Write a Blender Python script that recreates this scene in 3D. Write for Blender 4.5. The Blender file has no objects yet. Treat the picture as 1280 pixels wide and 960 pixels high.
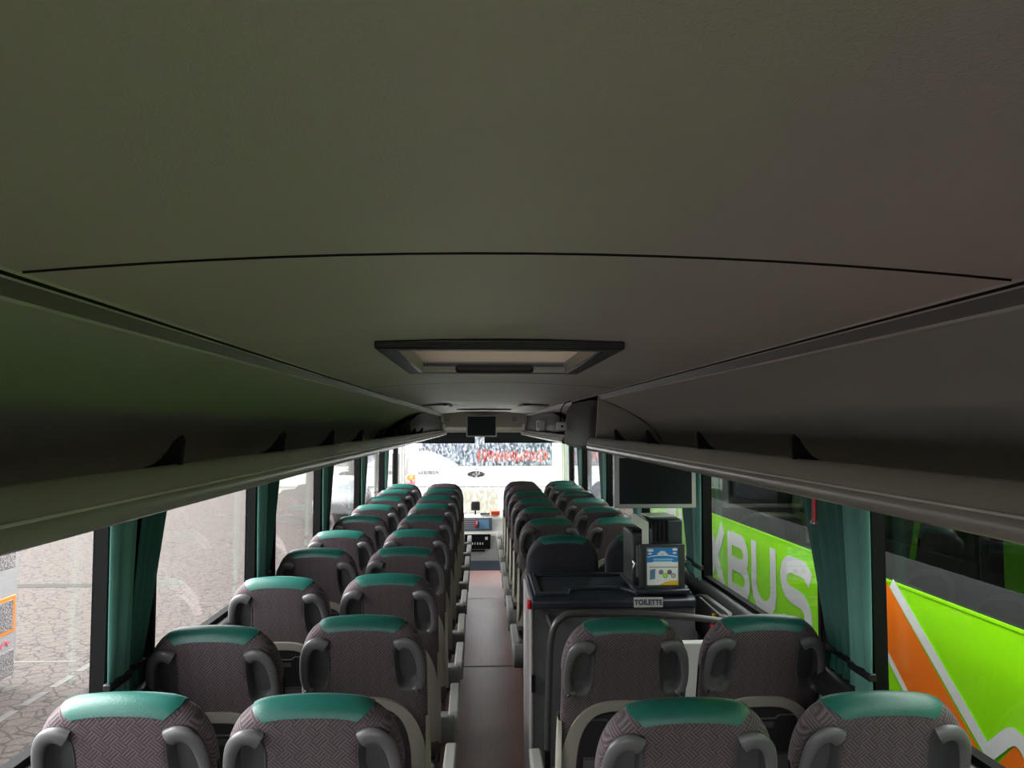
import bpy, math, random
from mathutils import Vector, Matrix, Euler
random.seed(7)
PI = math.pi
scene = bpy.context.scene
COL = scene.collection

# ------------------------------------------------------------------ materials
def new_mat(name):
    m = bpy.data.materials.new(name); m.use_nodes = True
    nt = m.node_tree
    b = nt.nodes.get('Principled BSDF')
    return m, nt, b

def pm(name, col, rough=.5, metal=0., noise=0., nscale=8., bump=0., bscale=200., spec=.5, coat=0.):
    m, nt, b = new_mat(name)
    b.inputs['Roughness'].default_value = rough
    b.inputs['Metallic'].default_value = metal
    b.inputs['Specular IOR Level'].default_value = spec
    b.inputs['Coat Weight'].default_value = coat
    tc = nt.nodes.new('ShaderNodeTexCoord')
    if noise > 0:
        n = nt.nodes.new('ShaderNodeTexNoise'); n.inputs['Scale'].default_value = nscale; n.inputs['Detail'].default_value = 5
        nt.links.new(tc.outputs['Object'], n.inputs['Vector'])
        mx = nt.nodes.new('ShaderNodeMix'); mx.data_type = 'RGBA'
        mx.inputs[6].default_value = (*[c * (1 - noise) for c in col], 1)
        mx.inputs[7].default_value = (*[min(1, c * (1 + noise)) for c in col], 1)
        nt.links.new(n.outputs['Fac'], mx.inputs[0]); nt.links.new(mx.outputs[2], b.inputs['Base Color'])
    else:
        b.inputs['Base Color'].default_value = (*col, 1)
    if bump > 0:
        n = nt.nodes.new('ShaderNodeTexNoise'); n.inputs['Scale'].default_value = bscale; n.inputs['Detail'].default_value = 3
        nt.links.new(tc.outputs['Object'], n.inputs['Vector'])
        bp = nt.nodes.new('ShaderNodeBump'); bp.inputs['Strength'].default_value = bump; bp.inputs['Distance'].default_value = .002
        nt.links.new(n.outputs['Fac'], bp.inputs['Height']); nt.links.new(bp.outputs['Normal'], b.inputs['Normal'])
    return m

def weave_mat(name, c1, c2, scale=33.):
    m, nt, b = new_mat(name); L = nt.links
    tc = nt.nodes.new('ShaderNodeTexCoord')
    mp = nt.nodes.new('ShaderNodeMapping'); mp.inputs['Rotation'].default_value = (0, PI / 4, 0)
    L.new(tc.outputs['Object'], mp.inputs['Vector'])
    sp = nt.nodes.new('ShaderNodeSeparateXYZ'); L.new(mp.outputs[0], sp.inputs[0])
    def mth(op, a, bb=None):
        n = nt.nodes.new('ShaderNodeMath'); n.operation = op
        for i, v in enumerate((a, bb)):
            if v is None: continue
            if isinstance(v, (int, float)): n.inputs[i].default_value = v
            else: L.new(v, n.inputs[i])
        return n.outputs[0]
    u = mth('MULTIPLY', sp.outputs[0], scale); v = mth('MULTIPLY', sp.outputs[2], scale)
    par = mth('FRACT', mth('MULTIPLY', mth('ADD', mth('FLOOR', u), mth('FLOOR', v)), .5))
    sel = mth('GREATER_THAN', par, .25)
    su = mth('SINE', mth('MULTIPLY', u, 2 * PI * 4)); sv = mth('SINE', mth('MULTIPLY', v, 2 * PI * 4))
    mxv = nt.nodes.new('ShaderNodeMix'); L.new(sel, mxv.inputs[0]); L.new(su, mxv.inputs[2]); L.new(sv, mxv.inputs[3])
    h = mth('ADD', mth('MULTIPLY', mxv.outputs[0], .5), .5)
    ns = nt.nodes.new('ShaderNodeTexNoise'); ns.inputs['Scale'].default_value = 260; L.new(tc.outputs['Object'], ns.inputs['Vector'])
    h2 = mth('MULTIPLY', h, mth('ADD', ns.outputs['Fac'], .4))
    mx = nt.nodes.new('ShaderNodeMix'); mx.data_type = 'RGBA'
    mx.inputs[6].default_value = (*c1, 1); mx.inputs[7].default_value = (*c2, 1)
    L.new(h2, mx.inputs[0]); L.new(mx.outputs[2], b.inputs['Base Color'])
    bp = nt.nodes.new('ShaderNodeBump'); bp.inputs['Strength'].default_value = .5; bp.inputs['Distance'].default_value = .0012
    L.new(h, bp.inputs['Height']); L.new(bp.outputs[0], b.inputs['Normal'])
    b.inputs['Roughness'].default_value = .85
    b.inputs['Sheen Weight'].default_value = .12; b.inputs['Sheen Tint'].default_value = (.8, .75, .8, 1)
    return m

def glass_mat(name, tint=(.95, .97, .96), ior=1.4, drops=0., dscale=60.):
    m, nt, b = new_mat(name); L = nt.links
    nt.nodes.remove(b); out = nt.nodes['Material Output']
    tr = nt.nodes.new('ShaderNodeBsdfTransparent'); tr.inputs[0].default_value = (*tint, 1)
    gl = nt.nodes.new('ShaderNodeBsdfGlossy'); gl.inputs['Roughness'].default_value = .01
    lw_ = nt.nodes.new('ShaderNodeLayerWeight'); lw_.inputs['Blend'].default_value = .5
    pw = nt.nodes.new('ShaderNodeMath'); pw.operation = 'POWER'; pw.inputs[1].default_value = 5; L.new(lw_.outputs['Facing'], pw.inputs[0])
    f0 = ((ior - 1) / (ior + 1)) ** 2
    fr = nt.nodes.new('ShaderNodeMath'); fr.operation = 'MULTIPLY_ADD'; fr.inputs[1].default_value = 1 - f0; fr.inputs[2].default_value = f0; L.new(pw.outputs[0], fr.inputs[0])
    mx = nt.nodes.new('ShaderNodeMixShader')
    L.new(fr.outputs[0], mx.inputs[0]); L.new(tr.outputs[0], mx.inputs[1]); L.new(gl.outputs[0], mx.inputs[2])
    last = mx.outputs[0]
    if drops > 0:
        tc = nt.nodes.new('ShaderNodeTexCoord')
        mp = nt.nodes.new('ShaderNodeMapping'); mp.inputs['Scale'].default_value = (1, 1, .45); L.new(tc.outputs['Object'], mp.inputs['Vector'])
        n = nt.nodes.new('ShaderNodeTexNoise'); n.inputs['Scale'].default_value = dscale; n.inputs['Detail'].default_value = 2
        L.new(mp.outputs[0], n.inputs['Vector'])
        rp = nt.nodes.new('ShaderNodeValToRGB'); rp.color_ramp.elements[0].position = .5; rp.color_ramp.elements[1].position = .62
        rp.color_ramp.elements[1].color = (drops, drops, drops, 1)
        L.new(n.outputs['Fac'], rp.inputs[0])
        tl = nt.nodes.new('ShaderNodeBsdfTranslucent'); tl.inputs[0].default_value = (.95, .97, 1, 1)
        m2 = nt.nodes.new('ShaderNodeMixShader'); L.new(rp.outputs[0], m2.inputs[0]); L.new(last, m2.inputs[1]); L.new(tl.outputs[0], m2.inputs[2])
        last = m2.outputs[0]
    L.new(last, out.inputs['Surface'])
    return m

M = {}
M['ceiling'] = pm('ceiling_vinyl', (.74, .75, .665), .5, noise=.10, nscale=3.0, bump=.5, bscale=420, spec=.55)
M['rackback'] = pm('rack_lining', (.74, .72, .66), .55, noise=.06, nscale=3, bump=.3, bscale=300)
M['rackfloor'] = pm('rack_floor_carpet', (.02, .022, .021), .9, bump=.5, bscale=300)
M['lip'] = pm('rack_edge_plastic', (.34, .325, .29), .24, noise=.05, nscale=5, bump=.15, bscale=300, spec=.6)
M['alu'] = pm('aluminium_strip', (.75, .73, .70), .3, spec=.8)  # whitish diffuse colour stands in for the highlight along the metal strips
M['black'] = pm('black_rubber', (.005, .005, .005), .7, spec=.2)
M['groove'] = pm('dark_groove', (.012, .011, .010), .8)
M['cove'] = pm('cove_panel', (.17, .155, .14), .5)
M['darkplastic'] = pm('dark_plastic', (.035, .036, .038), .42, bump=.2, bscale=350)
M['wall'] = pm('side_wall_lining', (.05, .05, .05), .7, bump=.3, bscale=200)
M['pillar'] = pm('pillar_black', (.003, .0035, .0035), .85, spec=.15)
M['green'] = pm('green_leather', (.012, .125, .098), .36, noise=.18, nscale=22, bump=.35, bscale=320, spec=.6)
M['greycap'] = pm('plum_grey_cloth', (.10, .085, .09), .7, bump=.3)
M['weave'] = weave_mat('plum_weave', (.056, .041, .045), (.165, .124, .133))
M['plaincloth'] = pm('dark_navy_cloth', (.035, .034, .042), .85, bump=.5, bscale=500)
M['grip'] = pm('grip_plastic', (.135, .133, .136), .33, bump=.3, bscale=450, spec=.6)
M['gripin'] = pm('grip_recess_plastic', (.085, .086, .088), .5, bump=.3, bscale=450)
M['beige'] = pm('beige_shell', (.36, .345, .29), .5, bump=.2, bscale=300)
M['pocket'] = pm('pocket_plastic', (.03, .031, .033), .4, bump=.2, bscale=300)
M['armgrey'] = pm('armrest_grey', (.24, .235, .22), .5, bump=.2, bscale=300)
M['armdark'] = pm('armrest_hub_grey', (.14, .14, .14), .5)
M['curtain'] = pm('curtain_green', (.018, .115, .085), .62, noise=.15, nscale=9, bump=.3, bscale=260)
M['curtainl'] = pm('curtain_light_green', (.12, .33, .27), .6, noise=.1, nscale=9, bump=.3, bscale=260)
M['strap'] = pm('black_strap', (.01, .01, .01), .4)
M['metal'] = pm('steel', (.6, .6, .6), .3, metal=1.)
M['railm'] = pm('handrail_grey', (.055, .055, .055), .32, spec=.5)
M['navy'] = pm('navy_top_plastic', (.018, .024, .036), .3, bump=.2, bscale=200)
M['console'] = pm('console_grey_carpet', (.10, .10, .105), .85, noise=.1, nscale=40, bump=.8, bscale=350)
M['consolel'] = pm('console_side_trim', (.30, .28, .28), .6)
M['white'] = pm('white_plastic', (.75, .75, .73), .4)
M['paper'] = pm('white_paper', (.85, .85, .85), .8)
M['signgrey'] = pm('sign_plate', (.5, .5, .48), .4)
M['ink'] = pm('sign_ink', (.03, .03, .10), .6)
M['screen'] = pm('screen_off', (.006, .010, .013), .3, spec=.12)
M['silver'] = pm('silver_frame', (.42, .42, .40), .4, metal=.2)
M['red'] = pm('red_knob', (.65, .01, .02), .3)
M['redorange'] = pm('red_orange_lens', (.85, .10, .03), .3)
M['yellow'] = pm('yellow_tag', (.8, .5, .02), .4)
M['blue'] = pm('brochure_blue', (.02, .22, .65), .5)
M['sky'] = pm('brochure_light_blue', (.25, .6, .85), .5)
M['orange'] = pm('orange_wrap', (1., .20, .005), .3, coat=.3)
M['lime'] = pm('lime_wrap', (.33, .92, .002), .28, coat=.3)
M['whitewrap'] = pm('white_wrap', (.8, .82, .82), .3, coat=.3)
M['buswhite'] = pm('white_coach_paint', (.86, .86, .86), .3, coat=.5)
M['buscream'] = pm('cream_engine_grille', (.55, .50, .42), .5)
M['buspale'] = pm('pale_coach_paint', (.29, .29, .30), .35, coat=.3)
M['facade'] = pm('pale_blue_grey_cladding', (.20, .22, .25), .6)
M['linepaint'] = pm('worn_road_paint', (.12, .115, .11), .8, noise=.3, nscale=12, spec=.15)
M['drain'] = pm('drain_asphalt', (.04, .036, .03), .8, spec=.15)
M['busgrey'] = pm('grey_marking', (.13, .13, .14), .6)
M['pinkred'] = pm('pink_red_paint', (.75, .08, .12), .4)
M['tyre'] = pm('tyre_rubber', (.015, .015, .015), .8)
M['chrome'] = pm('chrome', (.10, .10, .10), .35, metal=.9)
M['glass'] = glass_mat('side_glass', (.985, .99, .985), 1.42)
M['windshield'] = glass_mat('rainy_windshield', (.95, .97, .98), 1.3, drops=.22, dscale=42)
M['hatchglass'] = pm('hatch_blind_cloth', (.50, .46, .40), .7, noise=.15, nscale=30)
def cloth_translucent(name, col):
    m, nt, b = new_mat(name); nt.nodes.remove(b)
    tl = nt.nodes.new('ShaderNodeBsdfTranslucent'); tl.inputs[0].default_value = (*col, 1)
    df = nt.nodes.new('ShaderNodeBsdfDiffuse'); df.inputs[0].default_value = (*col, 1)
    mx = nt.nodes.new('ShaderNodeMixShader'); mx.inputs[0].default_value = .5
    nt.links.new(df.outputs[0], mx.inputs[1]); nt.links.new(tl.outputs[0], mx.inputs[2]); nt.links.new(mx.outputs[0], nt.nodes['Material Output'].inputs[0]); return m
M['hatchblind'] = cloth_translucent('translucent_hatch_blind', (.30, .27, .23))
M['darkglass'] = glass_mat('tinted_coach_glass', (.42, .46, .44), 1.45)
M['car'] = pm('grey_car_paint', (.25, .26, .27), .3, coat=.5)
M['dashgrey'] = pm('dash_grey', (.50, .50, .48), .5, bump=.2)
M['dashblue'] = pm('dash_blue_grey', (.10, .12, .16), .4)
M['display'] = pm('display_blue', (.14, .26, .42), .2)
M['blind'] = pm('windscreen_blind', (.008, .013, .025), .6)
M['header'] = pm('header_panel', (.42, .40, .35), .6, noise=.08, nscale=8, bump=.3)

# rainy rear glass of the coach in front
def speckle(name, a, b_, scale, lo=.45, hi=.6, rough=.3, zs=.5):
    m, nt, b = new_mat(name)
    tc = nt.nodes.new('ShaderNodeTexCoord'); mp = nt.nodes.new('ShaderNodeMapping'); mp.inputs['Scale'].default_value = (1, 1, zs)
    nt.links.new(tc.outputs['Object'], mp.inputs['Vector'])
    n = nt.nodes.new('ShaderNodeTexNoise'); n.inputs['Scale'].default_value = scale; n.inputs['Detail'].default_value = 3
    nt.links.new(mp.outputs[0], n.inputs['Vector'])
    r = nt.nodes.new('ShaderNodeValToRGB'); r.color_ramp.elements[0].position = lo; r.color_ramp.elements[1].position = hi
    r.color_ramp.elements[0].color = (*a, 1); r.color_ramp.elements[1].color = (*b_, 1)
    nt.links.new(n.outputs['Fac'], r.inputs[0]); nt.links.new(r.outputs[0], b.inputs['Base Color'])
    b.inputs['Roughness'].default_value = rough
    return m
M['rearglass'] = speckle('rain_speckled_rear_window', (.045, .06, .085), (.26, .29, .34), 26, .4, .62)
M['rearred'] = speckle('red_lettering_through_rain', (.26, .02, .016), (.42, .18, .17), 26, .4, .62)
M['grille'] = speckle('grey_mesh_grille', (.06, .05, .055), (.32, .3, .3), 60, .4, .62, .6, 1)

# cobbled pavement
def pave():
    m, nt, b = new_mat('cobbled_pavement'); L = nt.links
    tc = nt.nodes.new('ShaderNodeTexCoord')
    n0 = nt.nodes.new('ShaderNodeTexNoise'); n0.inputs['Scale'].default_value = 2.0; L.new(tc.outputs['Object'], n0.inputs['Vector'])
    add = nt.nodes.new('ShaderNodeMix'); add.data_type = 'RGBA'; add.blend_type = 'ADD'; add.inputs[0].default_value = .12
    L.new(tc.outputs['Object'], add.inputs[6]); L.new(n0.outputs['Color'], add.inputs[7])
    v = nt.nodes.new('ShaderNodeTexVoronoi'); v.feature = 'DISTANCE_TO_EDGE'; v.inputs['Scale'].default_value = 5.2
    L.new(add.outputs[2], v.inputs['Vector'])
    r = nt.nodes.new('ShaderNodeValToRGB'); r.color_ramp.elements[0].position = .0; r.color_ramp.elements[1].position = .09
    r.color_ramp.elements[0].color = (.036, .030, .026, 1); r.color_ramp.elements[1].color = (.104, .088, .079, 1)
    L.new(v.outputs['Distance'], r.inputs[0])
    n = nt.nodes.new('ShaderNodeTexNoise'); n.inputs['Scale'].default_value = 26; n.inputs['Detail'].default_value = 6; L.new(tc.outputs['Object'], n.inputs['Vector'])
    r2 = nt.nodes.new('ShaderNodeValToRGB'); r2.color_ramp.elements[0].position = .3; r2.color_ramp.elements[1].position = .7
    r2.color_ramp.elements[0].color = (.55, .53, .51, 1); r2.color_ramp.elements[1].color = (1, 1, 1, 1); L.new(n.outputs['Fac'], r2.inputs[0])
    mx = nt.nodes.new('ShaderNodeMix'); mx.data_type = 'RGBA'; mx.blend_type = 'MULTIPLY'; mx.inputs[0].default_value = 1
    L.new(r.outputs[0], mx.inputs[6]); L.new(r2.outputs[0], mx.inputs[7]); L.new(mx.outputs[2], b.inputs['Base Color'])
    b.inputs['Roughness'].default_value = .75; b.inputs['Specular IOR Level'].default_value = .15
    return m
M['pave'] = pave()

# aisle floor: red-brown wood-look vinyl, satin
def aisle():
    m, nt, b = new_mat('red_brown_wood_vinyl'); L = nt.links
    tc = nt.nodes.new('ShaderNodeTexCoord')
    br = nt.nodes.new('ShaderNodeTexBrick'); br.inputs['Scale'].default_value = 1
    br.inputs['Brick Width'].default_value = .09; br.inputs['Row Height'].default_value = .28; br.inputs['Mortar Size'].default_value = .0012
    br.inputs['Color1'].default_value = (.33, .125, .095, 1); br.inputs['Color2'].default_value = (.27, .11, .09, 1); br.inputs['Mortar'].default_value = (.11, .035, .025, 1)
    L.new(tc.outputs['Object'], br.inputs['Vector'])
    n = nt.nodes.new('ShaderNodeTexNoise'); n.inputs['Scale'].default_value = 9; n.inputs['Detail'].default_value = 5
    mp = nt.nodes.new('ShaderNodeMapping'); mp.inputs['Scale'].default_value = (6, 1, 1); L.new(tc.outputs['Object'], mp.inputs['Vector']); L.new(mp.outputs[0], n.inputs['Vector'])
    mx = nt.nodes.new('ShaderNodeMix'); mx.data_type = 'RGBA'; mx.blend_type = 'MULTIPLY'; mx.inputs[0].default_value = .4
    L.new(br.outputs['Color'], mx.inputs[6]); L.new(n.outputs['Fac'], mx.inputs[7]); L.new(mx.outputs[2], b.inputs['Base Color'])
    rr = nt.nodes.new('ShaderNodeMapRange'); rr.inputs[3].default_value = .34; rr.inputs[4].default_value = .48; L.new(n.outputs['Fac'], rr.inputs[0]); L.new(rr.outputs[0], b.inputs['Roughness'])
    b.inputs['Specular IOR Level'].default_value = 1.0; b.inputs['Coat Weight'].default_value = 1.; b.inputs['Coat Roughness'].default_value = .38
    return m
M['aisle'] = aisle()
M['seam'] = pm('floor_seam', (.09, .06, .05), .5)

# ------------------------------------------------------------------ mesh helpers
class MB:
    def __init__(s): s.v = []; s.f = []; s.m = []; s.mats = []
    def mi(s, mat):
        if mat not in s.mats: s.mats.append(mat)
        return s.mats.index(mat)
    def add(s, vs, fs, mat):
        o = len(s.v); k = s.mi(mat); s.v += [tuple(p) for p in vs]
        for f in fs: s.f.append(tuple(i + o for i in f)); s.m.append(k)
        return s
    def box(s, x0, x1, y0, y1, z0, z1, mat):
        vs = [(x, y, z) for x in (x0, x1) for y in (y0, y1) for z in (z0, z1)]
        return s.add(vs, [(0, 1, 3, 2), (4, 6, 7, 5), (0, 4, 5, 1), (2, 3, 7, 6), (0, 2, 6, 4), (1, 5, 7, 3)], mat)
    def prism(s, pts, axis, a, b, mat):
        """closed 2-D outline extruded along an axis; pts are the other two coordinates in order"""
        n = len(pts)
        def P(p, t):
            if axis == 0: return (t, p[0], p[1])
            if axis == 1: return (p[0], t, p[1])
            return (p[0], p[1], t)
        vs = [P(p, a) for p in pts] + [P(p, b) for p in pts]
        fs = [(i, (i + 1) % n, n + (i + 1) % n, n + i) for i in range(n)] + [tuple(range(n))[::-1], tuple(range(n, 2 * n))]
        return s.add(vs, fs, mat)
    def grid(s, P, mat, closed=False):
        ni, nj = len(P), len(P[0]); vs = [p for r in P for p in r]; fs = []
        for i in range(ni - 1):
            for j in range(nj if closed else nj - 1):
                j2 = (j + 1) % nj
                fs.append((i * nj + j, (i + 1) * nj + j, (i + 1) * nj + j2, i * nj + j2))
        return s.add(vs, fs, mat)
    def tube(s, pts, r, mat, seg=12, flat=1., up=(0, 0, 1), cap=True):
        pts = [Vector(p) for p in pts]; n = len(pts); rings = []
        rr = r if isinstance(r, (list, tuple)) else [r] * n
        for i, p in enumerate(pts):
            t = (pts[min(i + 1, n - 1)] - pts[max(i - 1, 0)]).normalized()
            u = Vector(up); u = u - t * u.dot(t)
            if u.length < 1e-4: u = Vector((1, 0, 0)) - t * t.x
            u.normalize(); w = t.cross(u)
            rings.append([tuple(p + u * (rr[i] * flat * math.sin(a)) + w * (rr[i] * math.cos(a))) for a in [2 * PI * k / seg for k in range(seg)]])
        o = len(s.v); s.grid(rings, mat, closed=True)
        if cap:
            k = s.mi(mat); s.f.append(tuple(o + j for j in range(seg))[::-1]); s.m.append(k)
            s.f.append(tuple(o + (n - 1) * seg + j for j in range(seg))); s.m.append(k)
        return s
    def build(s, name, parent=None, smooth=38, bevel=0, bseg=2, loc=None, rot=None):
        me = bpy.data.meshes.new(name); me.from_pydata(s.v, [], s.f)
        for m in s.mats: me.materials.append(M[m])
        for p, k in zip(me.polygons, s.m): p.material_index = k
        me.update()
        import bmesh
        bm = bmesh.new(); bm.from_mesh(me); bmesh.ops.recalc_face_normals(bm, faces=bm.faces); bm.to_mesh(me); bm.free()
        if smooth:
            me.shade_smooth(); me.set_sharp_from_angle(angle=math.radians(smooth))
        o = bpy.data.objects.new(name, me); COL.objects.link(o)
        if parent: o.parent = parent
        if loc: o.location = loc
        if rot: o.rotation_euler = rot
        if bevel:
            b = o.modifiers.new('bevel', 'BEVEL'); b.width = bevel; b.segments = bseg; b.limit_method = 'ANGLE'; b.angle_limit = math.radians(35); b.harden_normals = False
        return o

def empty(name, loc=(0, 0, 0), rot=(0, 0, 0)):
    o = bpy.data.objects.new(name, None); COL.objects.link(o); o.location = loc; o.rotation_euler = rot; o.empty_display_size = .1
    return o
def tag(o, label, cat, group=None):
    o['label'] = label; o['category'] = cat
    if group: o['group'] = group
    return o
def struct(o): o['kind'] = 'structure'; return o
def kids(o): return [c for c in list(COL.objects) if c.parent == o]
def copy_tree(o, parent=None):
    c = o.copy(); COL.objects.link(c)
    if parent: c.parent = parent
    for ch in TREE.get(o.name, []): copy_tree(ch, c)
    return c
TREE = {}
def index_tree():
    TREE.clear()
    for o in COL.objects:
        if o.parent: TREE.setdefault(o.parent.name, []).append(o)
def bez(pts, n=8):
    """smooth Catmull-Rom path through points"""
    P = [Vector(p) for p in pts]; out = []
    for i in range(len(P) - 1):
        p0 = P[max(i - 1, 0)]; p1 = P[i]; p2 = P[i + 1]; p3 = P[min(i + 2, len(P) - 1)]
        for k in range(n):
            t = k / n
            out.append(tuple(.5 * ((2 * p1) + (p2 - p0) * t + (2 * p0 - 5 * p1 + 4 * p2 - p3) * t * t + (3 * p1 - p0 - 3 * p2 + p3) * t ** 3)))
    out.append(tuple(P[-1])); return out
def text_obj(body, name, size, mat, parent, loc, rot, extrude=.001, bold=0.0, sx=1.0):
    cu = bpy.data.curves.new(name, 'FONT'); cu.body = body; cu.size = size; cu.extrude = extrude; cu.align_x = 'CENTER'; cu.align_y = 'CENTER'; cu.offset = bold
    t = bpy.data.objects.new(name, cu); COL.objects.link(t)
    dg = bpy.context.evaluated_depsgraph_get(); dg.update()
    me = bpy.data.meshes.new_from_object(t.evaluated_get(dg)); bpy.data.objects.remove(t)
    me.materials.clear(); me.materials.append(M[mat])
    o = bpy.data.objects.new(name, me); COL.objects.link(o); o.parent = parent; o.location = loc; o.rotation_euler = rot; o.scale = (sx, 1, 1)
    return o

# ------------------------------------------------------------------ SEAT
SW = .215; D0 = .042; SH = .84
def s_top(x):
    a = abs(x); s = .012 * min(a / .14, 1.6) ** 2
    if a > .10:
        t = min(1, (a - .10) / (SW - .10)); s += .165 * (1 - max(0, 1 - t ** 2.4) ** (1 / 2.4))
    return s
def Dx(x):
    return max(.003, D0 * (max(0, 1 - (abs(x) / (SW + .001)) ** 4.2)) ** (1 / 2.6))
def rec(x, s):
    u = (abs(x) - .151 - .05 * (s - .16)) / .038; v = (s - .160) / .086
    q = (abs(u) ** 3 + abs(v) ** 3) ** (1 / 3)
    t = min(1, max(0, (1.12 - q) / .35)); t = t * t * (3 - 2 * t)
    return .032 * t
def back_y(x, s, grips=True):
    d = Dx(x); st = s_top(x); e = s - st
    y = -d if e >= d else -d * math.sqrt(max(0, 1 - (1 - max(0, e) / d) ** 2))
    if grips: y += min(rec(x, s), d * 1.1)
    return y
def sheet_pt(x, s, off, g=False):
    h = .003
    y = back_y(x, s, g); dx = (back_y(x + h, s, g) - back_y(x - h, s, g)) / (2 * h); ds = (back_y(x, s + h, g) - back_y(x, s - h, g)) / (2 * h)
    n = Vector((dx, -1, -ds)); n.normalize()
    p = Vector((x, y, -s)) + n * off
    return tuple(p)
def body_mesh(mb, mat, grips=True):
    nx = 64; P = []
    for i in range(nx + 1):
        x = -SW * math.cos(PI * i / nx) if False else SW * math.sin(PI / 2 * (2 * i / nx - 1)) * .999
        d = Dx(x); st = s_top(x); col = []
        for k in range(6): col.append((x, d, -(SH - (SH - st - d) * k / 6)))
        for k in range(10):
            a = PI * k / 9; 
            col.append((x, d * math.cos(a), -(st + d - d * math.sin(a))))
        s0 = st + d; s1 = max(s0 + .02, .30)
        for k in range(1, 49):
            s = s0 + (s1 - s0) * k / 48; col.append((x, back_y(x, s, grips), -s))
        for k in range(1, 9):
            s = s1 + (SH - s1) * k / 8; col.append((x, -d, -s))
        P.append(col)
    mb.grid(P, mat, closed=True)
def drape_region(mb, us, vs, F, off, mat, sink=-.004, g=False):
    """us,vs 0..1 grids, F(u,v)->(x,s); draped on the back with a closed rim"""
    P = []
    U = [us[0]] + list(us) + [us[-1]]; V = [vs[0]] + list(vs) + [vs[-1]]
    for i, u in enumerate(U):
        r = []
        for j, v in enumerate(V):
            x, s = F(u, v); o = sink if i in (0, len(U) - 1) or j in (0, len(V) - 1) else off
            r.append(sheet_pt(x, s, o, g))
        P.append(r)
    mb.grid(P, mat)
def lin(n): return [i / n for i in range(n + 1)]

def cap_mesh(mb, mat):
    nx, na = 28, 18; P = []
    for i in range(-1, nx + 2):
        ii = min(max(i, 0), nx); off = .0035 if i == ii else -.003
        row = []; xe = -1 + 2 * ii / nx
        for k in range(-1, na + 2):
            kk = min(max(k, 0), na); o = off if k == kk else -.003; t = kk / na
            a = math.radians(-10) + math.radians(170 + 6 * abs(xe) ** 6) * t
            half = .143 - .034 * max(0, (t - .62) / .38) ** 1.6
            x = xe * half; d = Dx(x) + o
            row.append((x, d * math.cos(a), -(s_top(x) + Dx(x) - d * math.sin(a))))
        P.append(row)
    mb.grid(P, mat)

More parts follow.
